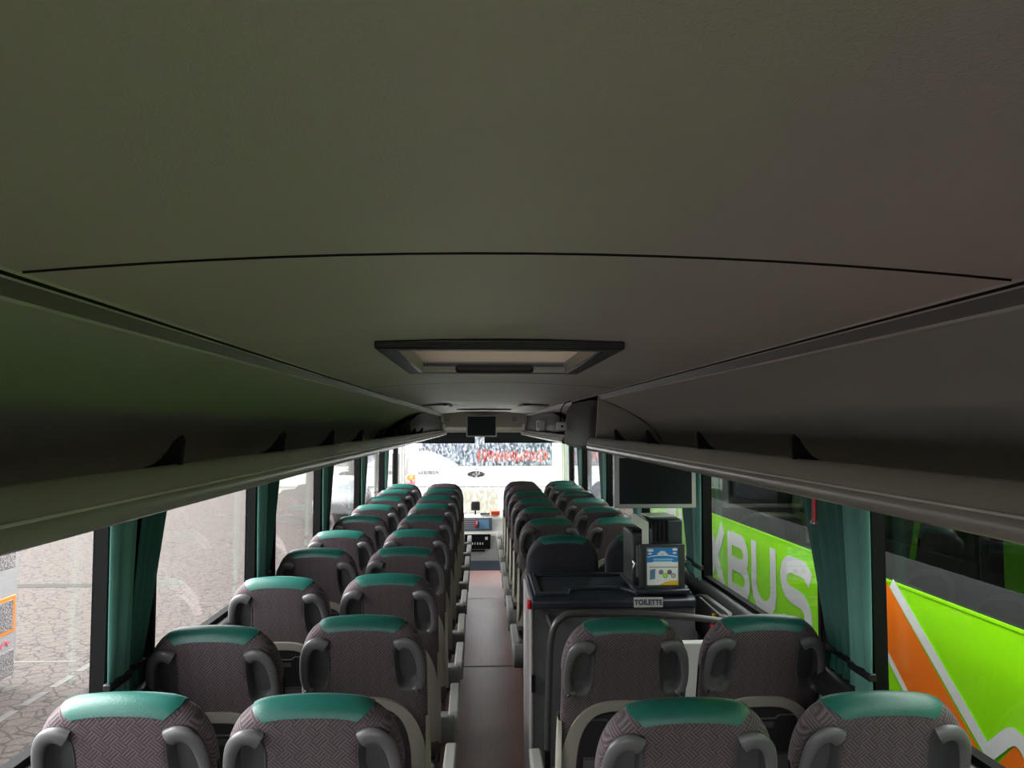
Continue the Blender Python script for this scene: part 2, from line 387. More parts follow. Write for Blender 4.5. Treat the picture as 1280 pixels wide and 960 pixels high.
PIVOT = 0.0
LEAN = math.radians(15)
HT = 1.25
def make_seat(kind, arm, cap='green', label=''):
    """kind 'std' or 'plain'; arm = +1/-1/0 side of the aisle armrest. Empty sits at floor under the back's top edge."""
    root = empty('coach_seat')
    tilt = (-LEAN, 0, 0)
    top = Vector((0, 0, HT))
    def place(o):
        o.location = top; o.rotation_euler = (LEAN, 0, 0) ; return o
    # rotating +X by LEAN tips the lower end forward (+Y)
    b = MB(); body_mesh(b, 'weave' if kind == 'std' else 'plaincloth', kind == 'std'); place(b.build('backrest', root, smooth=60))
    b = MB(); cap_mesh(b, 'green' if cap == 'green' else 'greycap'); place(b.build('headrest_cap', root, smooth=60))
    if kind == 'std':
        for sg in (-1, 1):
            b = MB()
            def F(u, v, sg=sg):
                a = 2 * PI * v; c, s_ = math.cos(a), math.sin(a)
                k = (abs(c) ** 3 + abs(s_) ** 3) ** (-1 / 3)
                ss_ = .160 + .099 * u * k * s_; return sg * (.152 + .05 * (ss_ - .16) + .0435 * u * k * c), ss_
            drape_region(b, [.02, .2, .4, .6, .7, .8, .88, .94, 1], [i / 32 for i in range(33)], F, .0022, 'gripin', sink=-.001, g=True)
            rp = b.build('grip_recess', root, smooth=60); place(rp)
            b = MB()
            path = bez([(.120, .080), (.138, .070), (.160, .073), (.178, .094), (.188, .130), (.193, .175), (.193, .215), (.187, .242), (.176, .256)], 5)
            pts = []; rr = []
            for i, q in enumerate([(p[0], p[1]) for p in path_xy(path)]):
                t = i / (len(path) - 1); x, s = q
                lift = .005 + .010 * math.sin(PI * min(1, t * 1.05)) 
                pts.append(sheet_pt(sg * x, s, lift)); rr.append(.0225 - .0095 * min(1, t * 1.6) + (.003 if t > .9 else 0))
            b.tube(pts, rr, 'grip', seg=14, flat=.62, up=(0, -1, 0))
            place(b.build('grip', root, smooth=60))
            b = MB(); c = Vector(sheet_pt(sg * .186, .250, .016)); 
            b.tube([c, c + Vector((0, -.006, 0))], [.006, .005], 'darkplastic', seg=10, up=(0, 0, 1)); place(b.build('grip_screw', root, smooth=40))
        # beige arch
        b = MB()
        def FA(u, v):
            a = PI * (1 - v) ; c, s_ = math.cos(a), math.sin(a)
            if v < .12 or v > .88:
                q = (v / .12 if v < .12 else (1 - v) / .12); sgn = -1 if v < .5 else 1
                return sgn * (.160 + .047 * u + .0 * q), .80 - .18 * q
            w = (v - .12) / .76; a = PI * (1 - w); c, s_ = math.cos(a), math.sin(a)
            sc = lambda t, p: math.copysign(abs(t) ** (2 / p), t)
            xo = .207 * sc(c, 3.0); so = .62 - .345 * sc(s_, 3.0)
            xi = .160 * sc(c, 3.4); si = .62 - .312 * sc(s_, 3.4)
            return xi + (xo - xi) * u, si + (so - si) * u
        drape_region(b, [0, .25, .5, .75, 1], lin(64), FA, .011, 'beige', sink=-.004)
        place(b.build('back_frame', root, smooth=50))
        b = MB()
        def FP(u, v):
            x = (-1 + 2 * u); xx = .166 * x
            topc = .62 - .306 * max(0, 1 - abs(x) ** 3.4) ** (1 / 3.4)
            return xx, topc + (.50 - topc) * v if topc < .5 else topc
        def FP2(u, v):
            x = (-1 + 2 * u); xx = .158 * x
            topc = .62 - .300 * max(0, 1 - abs(x) ** 3.6) ** (1 / 3.6); 
            return xx, topc + (.80 - topc) * v
        drape_region(b, lin(28), lin(10), FP2, .004, 'pocket', sink=-.002)
        place(b.build('pocket', root, smooth=50))
        b = MB()
        def latch(x0, x1, s0, s1, o, mat):
            P0 = [sheet_pt(x0, s0, o), sheet_pt(x1, s0, o), sheet_pt(x1, s1, o), sheet_pt(x0, s1, o)]
            P1 = [sheet_pt(x0, s0, .003), sheet_pt(x1, s0, .003), sheet_pt(x1, s1, .003), sheet_pt(x0, s1, .003)]
            b.add(P0 + P1, [(0, 1, 2, 3), (0, 4, 5, 1), (1, 5, 6, 2), (2, 6, 7, 3), (3, 7, 4, 0)], mat)
        tb = [(-.13, .345), (-.062, .345), (-.05, .358), (.05, .358), (.062, .345), (.13, .345)]
        for (xa, sa), (xb, sb) in zip(tb[:-1], tb[1:]):
            b.tube([sheet_pt(xa, sa, .006), sheet_pt(xb, sb, .006)], .0032, 'gripin', seg=8)
        latch(-.045, .045, .372, .392, .008, 'gripin'); latch(-.135, .135, .49, .50, .010, 'gripin')
        latch(-.135, .135, .50, .74, .012, 'armdark')
        place(b.build('folding_tray', root, smooth=30))
        if arm:   # beige outer side shell on the aisle side
            b = MB()
            P = []
            for i in range(13):
                t = i / 12; s = .36 + .46 * t; w = .020 + .034 * math.sin(PI * min(1, t * .9 + .08))
                P.append([(arm * (SW - .004), -w, -s), (arm * (SW + .007), -w * .8, -s), (arm * (SW + .009), 0, -s), (arm * (SW + .006), w * .9, -s), (arm * (SW - .004), w, -s)])
            b.grid(P, 'beige'); place(b.build('side_shell', root, smooth=50))
    # cushion, base
    by = .26
    b = MB(); b.box(-.215, .215, by - .02, by + .46, .36, .47, 'weave' if kind == 'std' else 'plaincloth'); b.build('cushion', root, bevel=.035, bseg=3)
    b = MB(); b.box(-.20, .20, by - .03, by + .42, .30, .36, 'darkplastic'); b.build('seat_pan', root, bevel=.01)
    for sg in (-1, 1):
        b = MB(); b.prism([(by + .05, 0.), (by + .33, 0.), (by + .27, .31), (by + .10, .31)], 0, sg * .15 - .02, sg * .15 + .02, 'darkplastic'); b.build('leg', root, bevel=.006)
    if arm:
        ax = arm * .262
        b = MB()
        pr = [(by - .03, .545), (by - .01, .575), (by + .06, .59), (by + .30, .60), (by + .345, .585), (by + .345, .555), (by + .28, .53), (by + .06, .50), (by + .02, .47), (by - .02, .48)]
        b.prism(pr, 0, ax - .018 + .010 * arm, ax + .030 + .010 * arm, 'armgrey'); ar = b.build('armrest', root, bevel=.009, bseg=3)
        b = MB(); b.prism([(by - .055, .46), (by - .05, .535), (by - .03, .56), (by + .03, .56), (by + .05, .53), (by + .05, .44), (by + .02, .415), (by - .03, .415)], 0, ax - .046 * arm, ax + .022 * arm, 'armdark')
        b.build('armrest_hub', ar, bevel=.008)
    return root
def path_xy(p): return [(q[0], q[1]) for q in p]
_b = bez
def bez(pts, n=8):
    if len(pts[0]) == 2: return _b([(x, y, 0) for x, y in pts], n)
    return _b(pts, n)

# rotation check: local +X rotation by LEAN moves a point at -z toward +y
protoL = make_seat('std', +1); protoLw = make_seat('std', 0)
protoR = make_seat('std', -1); protoRp = make_seat('plain', -1); protoRpw = make_seat('plain', 0)
protoG = make_seat('std', +1, 'grey'); protoGR = make_seat('std', -1, 'grey')
index_tree()
ORD = ['nearest', 'second', 'third', 'fourth', 'fifth', 'sixth', 'seventh', 'eighth', 'ninth', 'farthest']
used = set()
def seat(proto, x, y, label, group, top=HT, rz=0.):
    if proto.name in used: o = copy_tree(proto)
    else: o = proto; used.add(proto.name)
    o.location = (x, y, 0); o.rotation_euler = (0, 0, rz)
    tag(o, label, 'seat', group); return o
la = [1.895, 2.67, 3.41, 4.15, 4.85, 5.63, 6.43, 7.19, 7.95, 8.65]
lw = [1.925, 2.55, 3.36, 4.13, 4.82, 5.60, 6.38, 7.14, 7.88, 8.62]
for i, y in enumerate(la):
    seat(protoG if i == 9 else protoL, -.452, y, f'{"grey" if i == 9 else "green"}-capped coach seat left of the aisle, {ORD[i]} in the aisle-side column', 'seats left of the aisle, aisle side', rz=random.uniform(-.012, .012))
for i, y in enumerate(lw):
    seat(protoLw, -.912, y, f'green-capped coach seat beside the left-hand windows, {ORD[i]} in the window column', 'seats along the left windows', rz=random.uniform(-.012, .012))
ra = [(1.83, protoR, 'green-capped patterned seat right of the aisle, nearest, in front of the aisle floor'),
      (2.60, protoR, 'green-capped patterned seat behind the curved handrail, right of the aisle'),
      (4.56, protoRp, 'plain dark-backed seat with green cap just beyond the toilet console, aisle side')]
for y, p, l in ra: seat(p, .437, y, l, 'seats right of the aisle, aisle side')
far = [5.40, 6.15, 6.85, 7.58, 8.36, 9.0]
nm = ['first', 'second', 'third', 'fourth', 'fifth', 'sixth and last']
for i, y in enumerate(far):
    g = i >= 4
    seat(protoGR if g else protoR, .437, y, f'{"grey" if g else "green"}-capped seat right of the aisle, {nm[i]} beyond the plain dark seat', 'seats right of the aisle, aisle side')
seat(protoLw, .920, 1.855, 'green-capped patterned seat by the orange and lime window, nearest on the right', 'seats along the right windows')
seat(protoLw, .915, 2.62, 'green-capped seat by the right window below the large white lettering', 'seats along the right windows')
seat(protoRpw, .917, 4.63, 'plain dark-backed window seat partly hidden behind the black leaflet dispenser', 'seats along the right windows')
for i, y in enumerate([5.42, 6.16, 6.86, 7.66, 8.42, 9.05]):
    seat(protoLw, .912, y, f'green-capped right window seat, {nm[i]} beyond the leaflet dispenser', 'seats along the right windows')

# ------------------------------------------------------------------ COACH SHELL
XW = 1.16; Y0, Y1 = -1.6, 11.3
ZS, ZT = 1.07, 1.735     # sill and window head
# window bays: (start, end) of the glass along Y
LP = [(-.95, -.65), (.45, .78), (2.37, 2.68), (3.87, 4.22), (5.42, 5.72), (7.15, 7.42), (8.9, 9.2)]
RP = [(-.95, -.65), (.50, .85), (2.37, 2.72), (4.17, 4.48), (5.70, 6.0), (7.30, 7.58), (9.02, 9.3)]
for side, sg, PL in (('left', -1, LP), ('right', 1, RP)):
    b = MB(); xa, xb = sg * XW, sg * (XW + .05)
    x0, x1 = min(xa, xb), max(xa, xb)
    b.box(x0, x1, Y0, Y1 - .9, -.25, ZS, 'wall'); b.box(x0, x1, Y0, Y1 - .1, ZT, 2.16, 'wall')
    for a, c in PL: b.box(x0, x1, a, c, ZS - .01, ZT + .01, 'pillar')
    b.box(x0, x1, Y0, -1.45, ZS - .01, ZT + .01, 'pillar')
    b.box(x0, x1, 10.35, 10.5, .5, ZT + .01, 'pillar'); b.box(x0, x1, 10.4, Y1 - .1, -.25, .62, 'wall')
    struct(b.build('wall_' + side, smooth=0))
    edges = [-1.45] + [e for p in PL for e in p] + [10.35]
    xg = sg * (XW + .028)
    for k in range(0, len(edges), 2):
        a, c = edges[k], edges[k + 1]
        b = MB(); b.box(min(xg, xg + sg * .004), max(xg, xg + sg * .004), a, c, ZS, ZT, 'glass')
        w = b.build(f'window_{(0 if sg < 0 else 8) + k // 2 + 1}', smooth=0); struct(w)
        b = MB(); t = .022
        xr0, xr1 = min(sg * (XW - .004), sg * (XW + .03)), max(sg * (XW - .004), sg * (XW + .03))
        b.box(xr0, xr1, a, c, ZS, ZS + t, 'black'); b.box(xr0, xr1, a, c, ZT - t, ZT, 'black')
        b.box(xr0, xr1, a, a + t, ZS, ZT, 'black'); b.box(xr0, xr1, c - t, c, ZS, ZT, 'black'); b.build('window_seal', w, smooth=0)
    # cab side window ahead of the front seats
    b = MB(); b.box(min(xg, xg + sg * .004), max(xg, xg + sg * .004), 10.5, Y1 - .12, .62, ZT, 'glass'); struct(b.build('window_' + ('17' if sg < 0 else '18'), smooth=0))
    # rounded ledge under the windows
    b = MB(); cpts = []
    prof = [(XW - .0, ZS + .002), (XW - .03, ZS + .004), (XW - .055, ZS - .012), (XW - .07, ZS - .045), (XW - .06, ZS - .08), (XW - .02, ZS - .10), (XW, ZS - .11)]
    b.grid([[(sg * p[0], y, p[1]) for p in prof] for y in (Y0 + .1, 10.3)], 'darkplastic')
    struct(b.build('trim_' + ('1' if sg < 0 else '2'), smooth=60))

b = MB(); b.box(-1.21, 1.21, Y0, 10.2, -.25, -.002, 'wall'); b.box(-.29, .29, Y0, 10.2, -.002, 0., 'aisle')
b.box(-.29, .29, 6.175, 6.195, 0, .002, 'seam'); b.box(-.29, .29, 8.57, 8.588, 0, .002, 'alu')
b.box(-1.21, 1.21, 10.2, 11.35, -.62, -.55, 'dashgrey')
b.box(-1.16, 1.16, 10.2, 10.22, -.55, -.25, 'dashgrey')
struct(b.build('floor', smooth=0))
# platform carpets left and right of the aisle
b = MB(); b.box(-1.16, -.29, Y0, 10.2, -.0019, .012, 'wall'); b.box(.29, 1.16, Y0, 10.2, -.0019, .012, 'wall'); struct(b.build('trim_3', smooth=0))
# back wall with rear window
b = MB(); b.box(-1.21, 1.21, Y0 - .05, Y0, -.25, 1.05, 'wall'); b.box(-1.21, 1.21, Y0 - .05, Y0, 1.80, 2.2, 'wall')
b.box(-1.21, -1.0, Y0 - .05, Y0, 1.05, 1.8, 'wall'); b.box(1.0, 1.21, Y0 - .05, Y0, 1.05, 1.8, 'wall'); struct(b.build('wall_back', smooth=0))
b = MB(); b.box(-1.0, 1.0, Y0 - .03, Y0 - .026, 1.05, 1.8, 'glass'); struct(b.build('window_19', smooth=0))

# ceiling: gently crowned vinyl panels with a shadow seam, hatch opening
ZE = 2.062; CR = .026; XE = .55
def cz(x): return ZE + CR * (1 - (abs(x) / XE) ** 2.0)
HX0, HX1, HY0, HY1 = -.262, .240, 1.68, 2.42
b = MB(); xs = [XE * (-1 + 2 * i / 24) for i in range(25)]
def strip(y0, y1, xa=-XE, xb=XE):
    X = [xa + (xb - xa) * i / 16 for i in range(17)]
    b.grid([[(x, y, cz(x)) for x in X] for y in (y0, y1)], 'ceiling')
RY0, RY1 = -1.25, -.55  # unseen second roof opening behind the camera, added to let skylight in
def seamed(y0, y1):
    strip(y0, y1 - .006)
    b.grid([[(x, y, cz(x) + dz) for x in xs] for y, dz in ((y1 - .006, 0), (y1 - .0035, .004), (y1 + .0035, .004), (y1 + .006, 0))], 'groove')
strip(Y0, RY0); strip(RY0, RY1, -XE, HX0); strip(RY0, RY1, HX1, XE); seamed(RY1, .83); strip(.836, HY0); strip(HY0, HY1, -XE, HX0); strip(HY0, HY1, HX1, XE)
b.grid([[(x, y, cz(x)) for x in xs] for y in (HY1, 3.344)], 'ceiling')
b.grid([[(x, y, cz(x) + dz) for x in xs] for y, dz in ((3.344, 0), (3.3465, .004), (3.3535, .004), (3.356, 0))], 'groove')
strip(3.356, 5.9 - .006)
b.grid([[(x, y, cz(x) + dz) for x in xs] for y, dz in ((5.894, 0), (5.8965, .004), (5.9035, .004), (5.906, 0))], 'groove')
strip(5.906, 10.4)
b.box(-1.21, 1.21, Y0, RY0, 2.16, 2.2, 'wall'); b.box(-1.21, 1.21, RY1, HY0 - .05, 2.16, 2.2, 'wall'); b.box(-1.21, HX0, RY0, RY1, 2.06, 2.2, 'white'); b.box(HX1, 1.21, RY0, RY1, 2.06, 2.2, 'white'); b.box(-1.21, 1.21, HY1 + .05, Y1 + .05, 2.16, 2.2, 'wall')
b.box(-1.21, HX0 - .02, HY0 - .05, HY1 + .05, 2.16, 2.2, 'wall'); b.box(HX1 + .02, 1.21, HY0 - .05, HY1 + .05, 2.16, 2.2, 'wall')
struct(b.build('ceiling', smooth=40))

# roof hatch
h = tag(empty('roof_hatch', ((HX0 + HX1) / 2, (HY0 + HY1) / 2, 2.07)), 'rectangular roof hatch with dark frame and pale blind in the ceiling', 'hatch')
def hb(x0, x1, y0, y1, z0, z1, mat, bb): bb.box(x0 - h.location.x, x1 - h.location.x, y0 - h.location.y, y1 - h.location.y, z0 - 2.07, z1 - 2.07, mat)
b = MB(); t = .028
def ring(x0, x1, y0, y1, t, z0, z1, mat, bb):
    hb(x0, x1, y0, y0 + t, z0, z1, mat, bb); hb(x0, x1, y1 - t, y1, z0, z1, mat, bb)
    hb(x0, x0 + t, y0 + t, y1 - t, z0, z1, mat, bb); hb(x1 - t, x1, y0 + t, y1 - t, z0, z1, mat, bb)
ring(HX0 - .02, HX1 + .02, HY0 - .03, HY1 + .03, .045, 2.064, 2.084, 'darkplastic', b); b.build('frame', h, bevel=.005)
b = MB(); ring(HX0 + .022, HX1 - .022, HY0 + .015, HY1 - .015, .008, 2.066, 2.118, 'silver', b); b.build('inner_rim', h)
b = MB(); ring(HX0 - .004, HX1 + .004, HY0 - .004, HY1 + .004, .03, 2.085, 2.15, 'darkplastic', b); b.build('well', h)
b = MB(); hb(HX0 + .03, HX1 - .03, HY0 + .02, HY1 - .03, 2.098, 2.100, 'hatchblind', b); b.build('blind', h)
b = MB(); hb(-.13, .11, HY1 - .075, HY1 - .02, 2.060, 2.088, 'darkplastic', b); b.build('handle', h, bevel=.01)

# ------------------------------------------------------------------ LUGGAGE RACKS
def rack(side, sg, y0, y1, label, xl=.5, endcap=None):
    r = tag(empty('luggage_rack', (sg * .8, (y0 + y1) / 2, 1.8)), label, 'luggage rack')
    ox, oy, oz = r.location
    def G(prof, mat, name, ya=y0, yb=y1, sm=50):
        bb = MB(); n = 12
        bb.grid([[(sg * p[0] - ox, ya + (yb - ya) * i / n - oy, p[1] - oz) for p in prof] for i in range(n + 1)], mat)
        return bb.build(name, r, smooth=sm)
    G([(.5585, 2.058), (.569, 2.036)], 'cove', 'cove')
    G([(.567, 2.039), (.5665, 2.0345), (.570, 2.0325), (.5745, 2.0335), (.576, 2.037)], 'alu', 'edge_bead')
    G([(.576, 2.036), (.64, 2.010), (.71, 1.975), (.78, 1.935), (.84, 1.89), (.88, 1.84), (.895, 1.80), (.897, 1.772)], 'rackback', 'back_panel')
    G([(.897, 1.772), (.60, 1.79), (.575, 1.80)], 'rackfloor', 'rack_floor')
    # lip with thickness
    P = [(.575, 1.80), (.56, 1.822), (.545, 1.836), (.53, 1.840), (.520, 1.838)]
    P += [(.512, 1.829), (.505, 1.817), (.501, 1.806)]
    lp = G(P, 'lip', 'lip')
    G([(.501, 1.806), (.4965, 1.803), (.4945, 1.797), (.4950, 1.788), (.4985, 1.781), (.506, 1.777), (.514, 1.776), (.53, 1.7745)], 'lip', 'lower_rim')
    G([(.53, 1.7745), (.8, 1.752), (1.0, 1.742), (1.162, 1.735)], 'lip', 'underside')
    bb = MB(); bb.tube([(sg * .4995 - ox, y0 - oy, 1.8055 - oz), (sg * .4995 - ox, y1 - oy, 1.8055 - oz)], .0022, 'alu', seg=8); bb.build('highlight_bead', r)  # thin pale bead paints the highlight running along the lip
    # end panel closing the rack at the front
    sec = [(.5585, 2.058), (.576, 2.036), (.71, 1.975), (.84, 1.89), (.90, 1.80), (1.15, 1.738), (1.0, 1.742), (.53, 1.7745), (.4975, 1.79), (.503, 1.812), (.52, 1.838), (.545, 1.838)]
    bb = MB(); bb.prism([(sg * p[0] - ox, p[1] - oz) for p in sec], 1, y1 - oy, y1 + .03 - oy, 'header'); bb.build('end_panel', r, bevel=.004)
    return r
rL = rack('left', -1, Y0, 10.35, 'long grey open luggage rack running above the left-hand windows')
rR = rack('right', 1, Y0, 3.95, 'grey open luggage rack above the right windows, nearest to the camera')
rR2 = rack('right', 1, 5.15, 10.35, 'shorter far luggage rack above the right windows, beyond the dark housing')
# trims where ceiling meets rack
for sg, n in ((-1, '4'), (1, '5')):
    b = MB()
    def T(prof, mat):
        b.grid([[(sg * p[0], y, p[1]) for p in prof] for y in [Y0 + i * (10.38 - Y0) / 16 for i in range(17)]], mat)
    T([(.5445, 2.067), (.5445, 2.0600), (.5475, 2.0598)], 'alu'); T([(.5475, 2.0598), (.5475, 2.068), (.5555, 2.068), (.5555, 2.0580)], 'groove')
    T([(.5555, 2.0580), (.5585, 2.0560), (.5585, 2.063)], 'alu')
    struct(b.build('trim_' + n, smooth=0))
    # perforated vent dots along the left one, visible as a stitched line
# divider fins
def fin(sg, y, label):
    o = MB(); pr = []
    for i in range(9):
        t = i / 8; pr.append((.522 + .105 * t ** 1.0, .0 + .050 * (1 - t) ** 2.6))
    pr = [(.518, .040), (.522, .050)] + [(.528 + .05 * (i / 8), .052 * (1 - i / 8) ** 2.0) for i in range(1, 9)] + [(.60, -.03), (.58, -.03), (.53, -.005), (.522, .0)]
    o.prism([(sg * p[0], 1.836 + p[1]) for p in pr], 1, -.006, .006, 'black')
    f = o.build('rack_divider', bevel=.002); f.location = (0, y, 0)
    return f
for sg, ysl, rr_, nmz in ((-1, [1.23, 1.86, 2.48, 3.08, 3.70, 4.32, 4.94, 5.6, 6.3], rL, 'left'), (1, [1.40, 2.02, 2.64, 3.26], rR, 'right')):
    for y in ysl:
        f = fin(sg, y, ''); f.parent = rr_; f.matrix_parent_inverse = Matrix.Translation(-Vector(rr_.location))

# dark end boxes sitting in the racks at the front + dark service housing on the right
def loft_box(name, secs, mat, label=None, cat=None):
    """secs: list of (y, [(x,z)...])"""
    o = MB(); o.grid([[(p[0], y, p[1]) for p in pr] for y, pr in secs], mat, closed=True)
    n = len(secs[0][1]); k = o.mi(mat)
    o.f.append(tuple(range(n))[::-1]); o.m.append(k); o.f.append(tuple((len(secs) - 1) * n + j for j in range(n))); o.m.append(k)
    return o.build(name, smooth=45)
def outline(s, shrink, sg=1, zlow=1.753, xin=.515, ztop=2.045):
    base = [(xin + .045, ztop), (xin + .01, 2.0), (xin, 1.93), (xin - .004, 1.85), (xin - .012, 1.79), (xin + .01, 1.77), (xin + .07, zlow), (.72, zlow + .005), (.84, 1.78), (.865, 1.82), (.82, 1.885), (.76, 1.93), (.66, 1.985)]
    cx, cz_ = .70, 1.86
    return [(sg * (cx + (x - cx) * shrink), cz_ + (z - cz_) * shrink) for x, z in base]
hs = loft_box('service_housing', [(3.985, outline(0, .80)), (4.02, outline(0, .90)), (4.10, outline(0, .95)), (4.25, outline(0, .99)), (4.5, outline(0, 1)), (5.12, outline(0, 1)), (5.13, outline(0, .9))], 'darkplastic')
tag(hs, 'large dark moulded service housing filling the right-hand luggage rack', 'housing')
b = MB(); b.box(-.028, .028, -.05, .05, -.027, .027, 'white'); sw = b.build('switch_box', bevel=.004, loc=(.47, 4.95, 1.895)); tag(sw, 'small white switch box on the aisle side of the dark housing', 'switch box')
b = MB(); b.tube([(0, -.056, 0), (0, -.046, 0)], .008, 'black', seg=12, up=(0, 0, 1)); b.build('switch', sw)
b = MB(); b.tube(_b([(.47, 4.98, 1.925), (.468, 4.98, 1.97), (.475, 4.98, 2.01), (.50, 4.98, 2.045), (.54, 4.98, 2.058)], 4), .004, 'black', seg=8); tag(b.build('cable'), 'thin dark cable rising from the white switch box to the ceiling', 'cable')
for sg, w in ((-1, 'left'), (1, 'right')):
    def o2(shr, sg=sg):
        base = [(.583, 2.015), (.575, 1.95), (.575, 1.86), (.59, 1.803), (.70, 1.795), (.85, 1.793), (.84, 1.86), (.76, 1.93), (.66, 1.98)]
        return [(sg * (.72 + (x - .72) * shr), 1.83 + (z - 1.83) * shr) for x, z in base]
    y0 = 6.6 if sg < 0 else 6.3
    bx = loft_box('equipment_cabinet', [(y0, o2(.5)), (y0 + .12, o2(.82)), (y0 + .4, o2(.97)), (y0 + .9, o2(1)), (9.9, o2(1)), (10.25, o2(1))], 'darkplastic')
    tag(bx, f'dark rounded equipment cabinet at the far end of the {w} luggage rack', 'cabinet')
b = MB(); b.box(-.03, .03, -.16, .16, -.055, .045, 'white'); b.box(-.035, -.03, -.14, -.02, -.03, .03, 'armdark')
tag(b.build('fuse_box', bevel=.006, loc=(.545, 7.6, 1.905)), 'pale grey box mounted on the far right equipment cabinet', 'box')

# ------------------------------------------------------------------ FRONT END
b = MB()
b.prism([(10.40, ZE + .03), (10.40, 1.99), (10.43, 1.88), (10.50, 1.825), (11.25, 1.80), (11.3, 2.16), (10.4, 2.16)], 0, -1.16, 1.16, 'header')
b.box(-.62, .62, 10.39, 10.43, 1.818, 1.832, 'beige')
struct(b.build('wall_front', smooth=30))
for sg, n in ((-1, '6'), (1, '7')):
    b = MB(); b.box(sg * .56 - .025, sg * .56 + .025, 10.33, 10.41, 1.93, 2.055, 'silver'); b.box(sg * .545 - .02, sg * .545 + .02, 10.33, 10.41, 1.84, 1.925, 'white')
    struct(b.build('trim_' + n, bevel=.01))
    ic = MB(); ic.box(-.034, .034, -.004, .004, -.034, .034, 'silver'); si = ic.build('warning_sign', bevel=.002, loc=(sg * .447 - .04, 10.385, 1.99), rot=(0, 0, 0))
    tag(si, f'small square pictogram plate on the front header, {"left" if sg < 0 else "right"} of the monitor', 'sign')
    ic = MB()
    for q in (-1, 1): ic.box(q * .022 - .003, q * .022 + .003, -.0065, -.004, -.025, .025, 'armdark'); ic.box(-.025, .025, -.0065, -.004, q * .022 - .003, q * .022 + .003, 'armdark')
    ic.tube([(0.004, -.0065, .008), (.004, -.004, .008)], .007, 'armdark', seg=10, up=(0, 0, 1)); ic.box(-.012, .010, -.0065, -.004, -.016, -.002, 'armdark'); ic.build('pictogram', si)
    # ceiling speaker/lamp plates
    o = MB(); o.prism([(-.10, -.22), (.10, -.22), (.13, .22), (-.13, .22)], 2, -.012, 0, 'darkplastic')
    cp = o.build('ceiling_speaker', bevel=.004, loc=(sg * .41 - .01, 6.35, cz(.41) - .001)); tag(cp, f'flat dark panel with a pale strip on the front ceiling, {"left" if sg < 0 else "right"} side', 'speaker')
    o = MB(); o.box(-.11, -.07, -.2, .2, -.018, -.008, 'white') if sg > 0 else o.box(.07, .11, -.2, .2, -.018, -.008, 'white'); o.build('strip', cp)
b = MB(); b.box(-.30, .30, -.12, .12, -.014, 0, 'darkplastic'); tag(b.build('air_vent', bevel=.006, loc=(-.01, 8.5, cz(.3) + .003)), 'long thin dark air vent slot in the ceiling before the monitor', 'vent')
tv = tag(empty('front_monitor', (-.032, 10.34, 1.895)), 'small flat monitor hanging from the header at the front', 'monitor')
b = MB(); b.box(-.205, .205, -.02, .02, -.146, .146, 'silver'); b.build('frame', tv, bevel=.008)
b = MB(); b.box(-.188, .188, -.0225, -.019, -.128, .128, 'screen'); b.build('screen', tv)
b = MB(); b.box(-.09, .09, -.03, .05, .15, .168, 'armgrey'); b.build('bracket', tv, bevel=.004)
# roller blinds at the windscreen
b = MB(); b.box(-1.15, -.125, 11.17, 11.19, 1.655, 1.83, 'blind'); b.box(-1.15, -.125, 11.165, 11.195, 1.643, 1.657, 'black'); tag(b.build('roller_blind', smooth=0), 'dark roller blind on the left half of the windscreen', 'blind')
b = MB(); b.box(.01, 1.13, 11.17, 11.19, 1.660, 1.83, 'blind'); b.box(.01, 1.13, 11.165, 11.195, 1.648, 1.662, 'black'); tag(b.build('roller_blind', smooth=0), 'dark roller blind on the right half of the windscreen', 'blind')
b = MB(); n = 24
P = []
for z, dy in ((.45, .12), (1.0, .08), (1.83, 0.)):
    P.append([(1.19 * (-1 + 2 * i / n), 11.3 + dy - .10 * abs(-1 + 2 * i / n) ** 3, z) for i in range(n + 1)])
b.grid(P, 'windshield'); struct(b.build('window_20', smooth=60))
b = MB(); b.box(-1.21, 1.21, 11.3, 11.45, -.6, .47, 'wall'); struct(b.build('wall_below_windscreen', smooth=0))
for sg, n in ((-1, '8'), (1, '9')):
    b = MB(); b.tube([(sg * 1.18, 11.22, .45), (sg * 1.175, 11.18, 1.2), (sg * 1.165, 11.12, 1.84)], .035, 'dashgrey', seg=10); b.tube([(sg * 1.145, 11.10, .5), (sg * 1.14, 11.05, 1.3), (sg * 1.13, 11.02, 1.8)], .012, 'white', seg=8); struct(b.build('trim_' + n, smooth=60))

# dashboard
d = tag(empty('dashboard', (0, 10.7, -.55)), 'grey dashboard with dark instrument strip and radio panel at the aisle end', 'dashboard')
def DB(args, name, bev=.0, par=None):
    bb = MB()
    for a in args: bb.box(a[0], a[1], a[2] - 10.7, a[3] - 10.7, a[4] + .55, a[5] + .55, a[6])
    return bb.build(name, par or d, bevel=bev)
bb = MB(); bb.prism([(0., 0.), (.55, 0.), (.55, 1.13), (.30, 1.195), (.14, 1.165), (.07, 1.0), (.0, .95), (-.02, .6)], 0, -1.1, .45, 'dashgrey'); bb.build('body', d, bevel=.03, bseg=3)
bb = MB(); bb.prism([(.045, 1.0), (.115, 1.165), (.125, 1.165), (.06, 1.0)], 0, -.95, .12, 'dashblue'); bb.build('instrument_strip', d, bevel=.004)
bb = MB(); bb.prism([(.045, 1.02), (.098, 1.145), (.104, 1.145), (.052, 1.02)], 0, -.065, .075, 'display'); bb.build('display', d)
for k in range(5):
    bb = MB(); z = 1.03 + k * .028; y = .048 + (z - 1.0) * .42; bb.box(-.27, -.12, y - .004, y + .004, z - .006, z + .006, 'silver'); bb.build('vent_slat', d)
bb = MB(); bb.box(-.118, -.09, .040, .09, 1.04, 1.13, 'red'); bb.box(-.105, -.085, .034, .08, 1.08, 1.12, 'white'); bb.build('switch_group', d, bevel=.003)
DB([(-.26, .095, 10.672, 10.70, .205, .405, 'black')], 'radio_panel', .004)
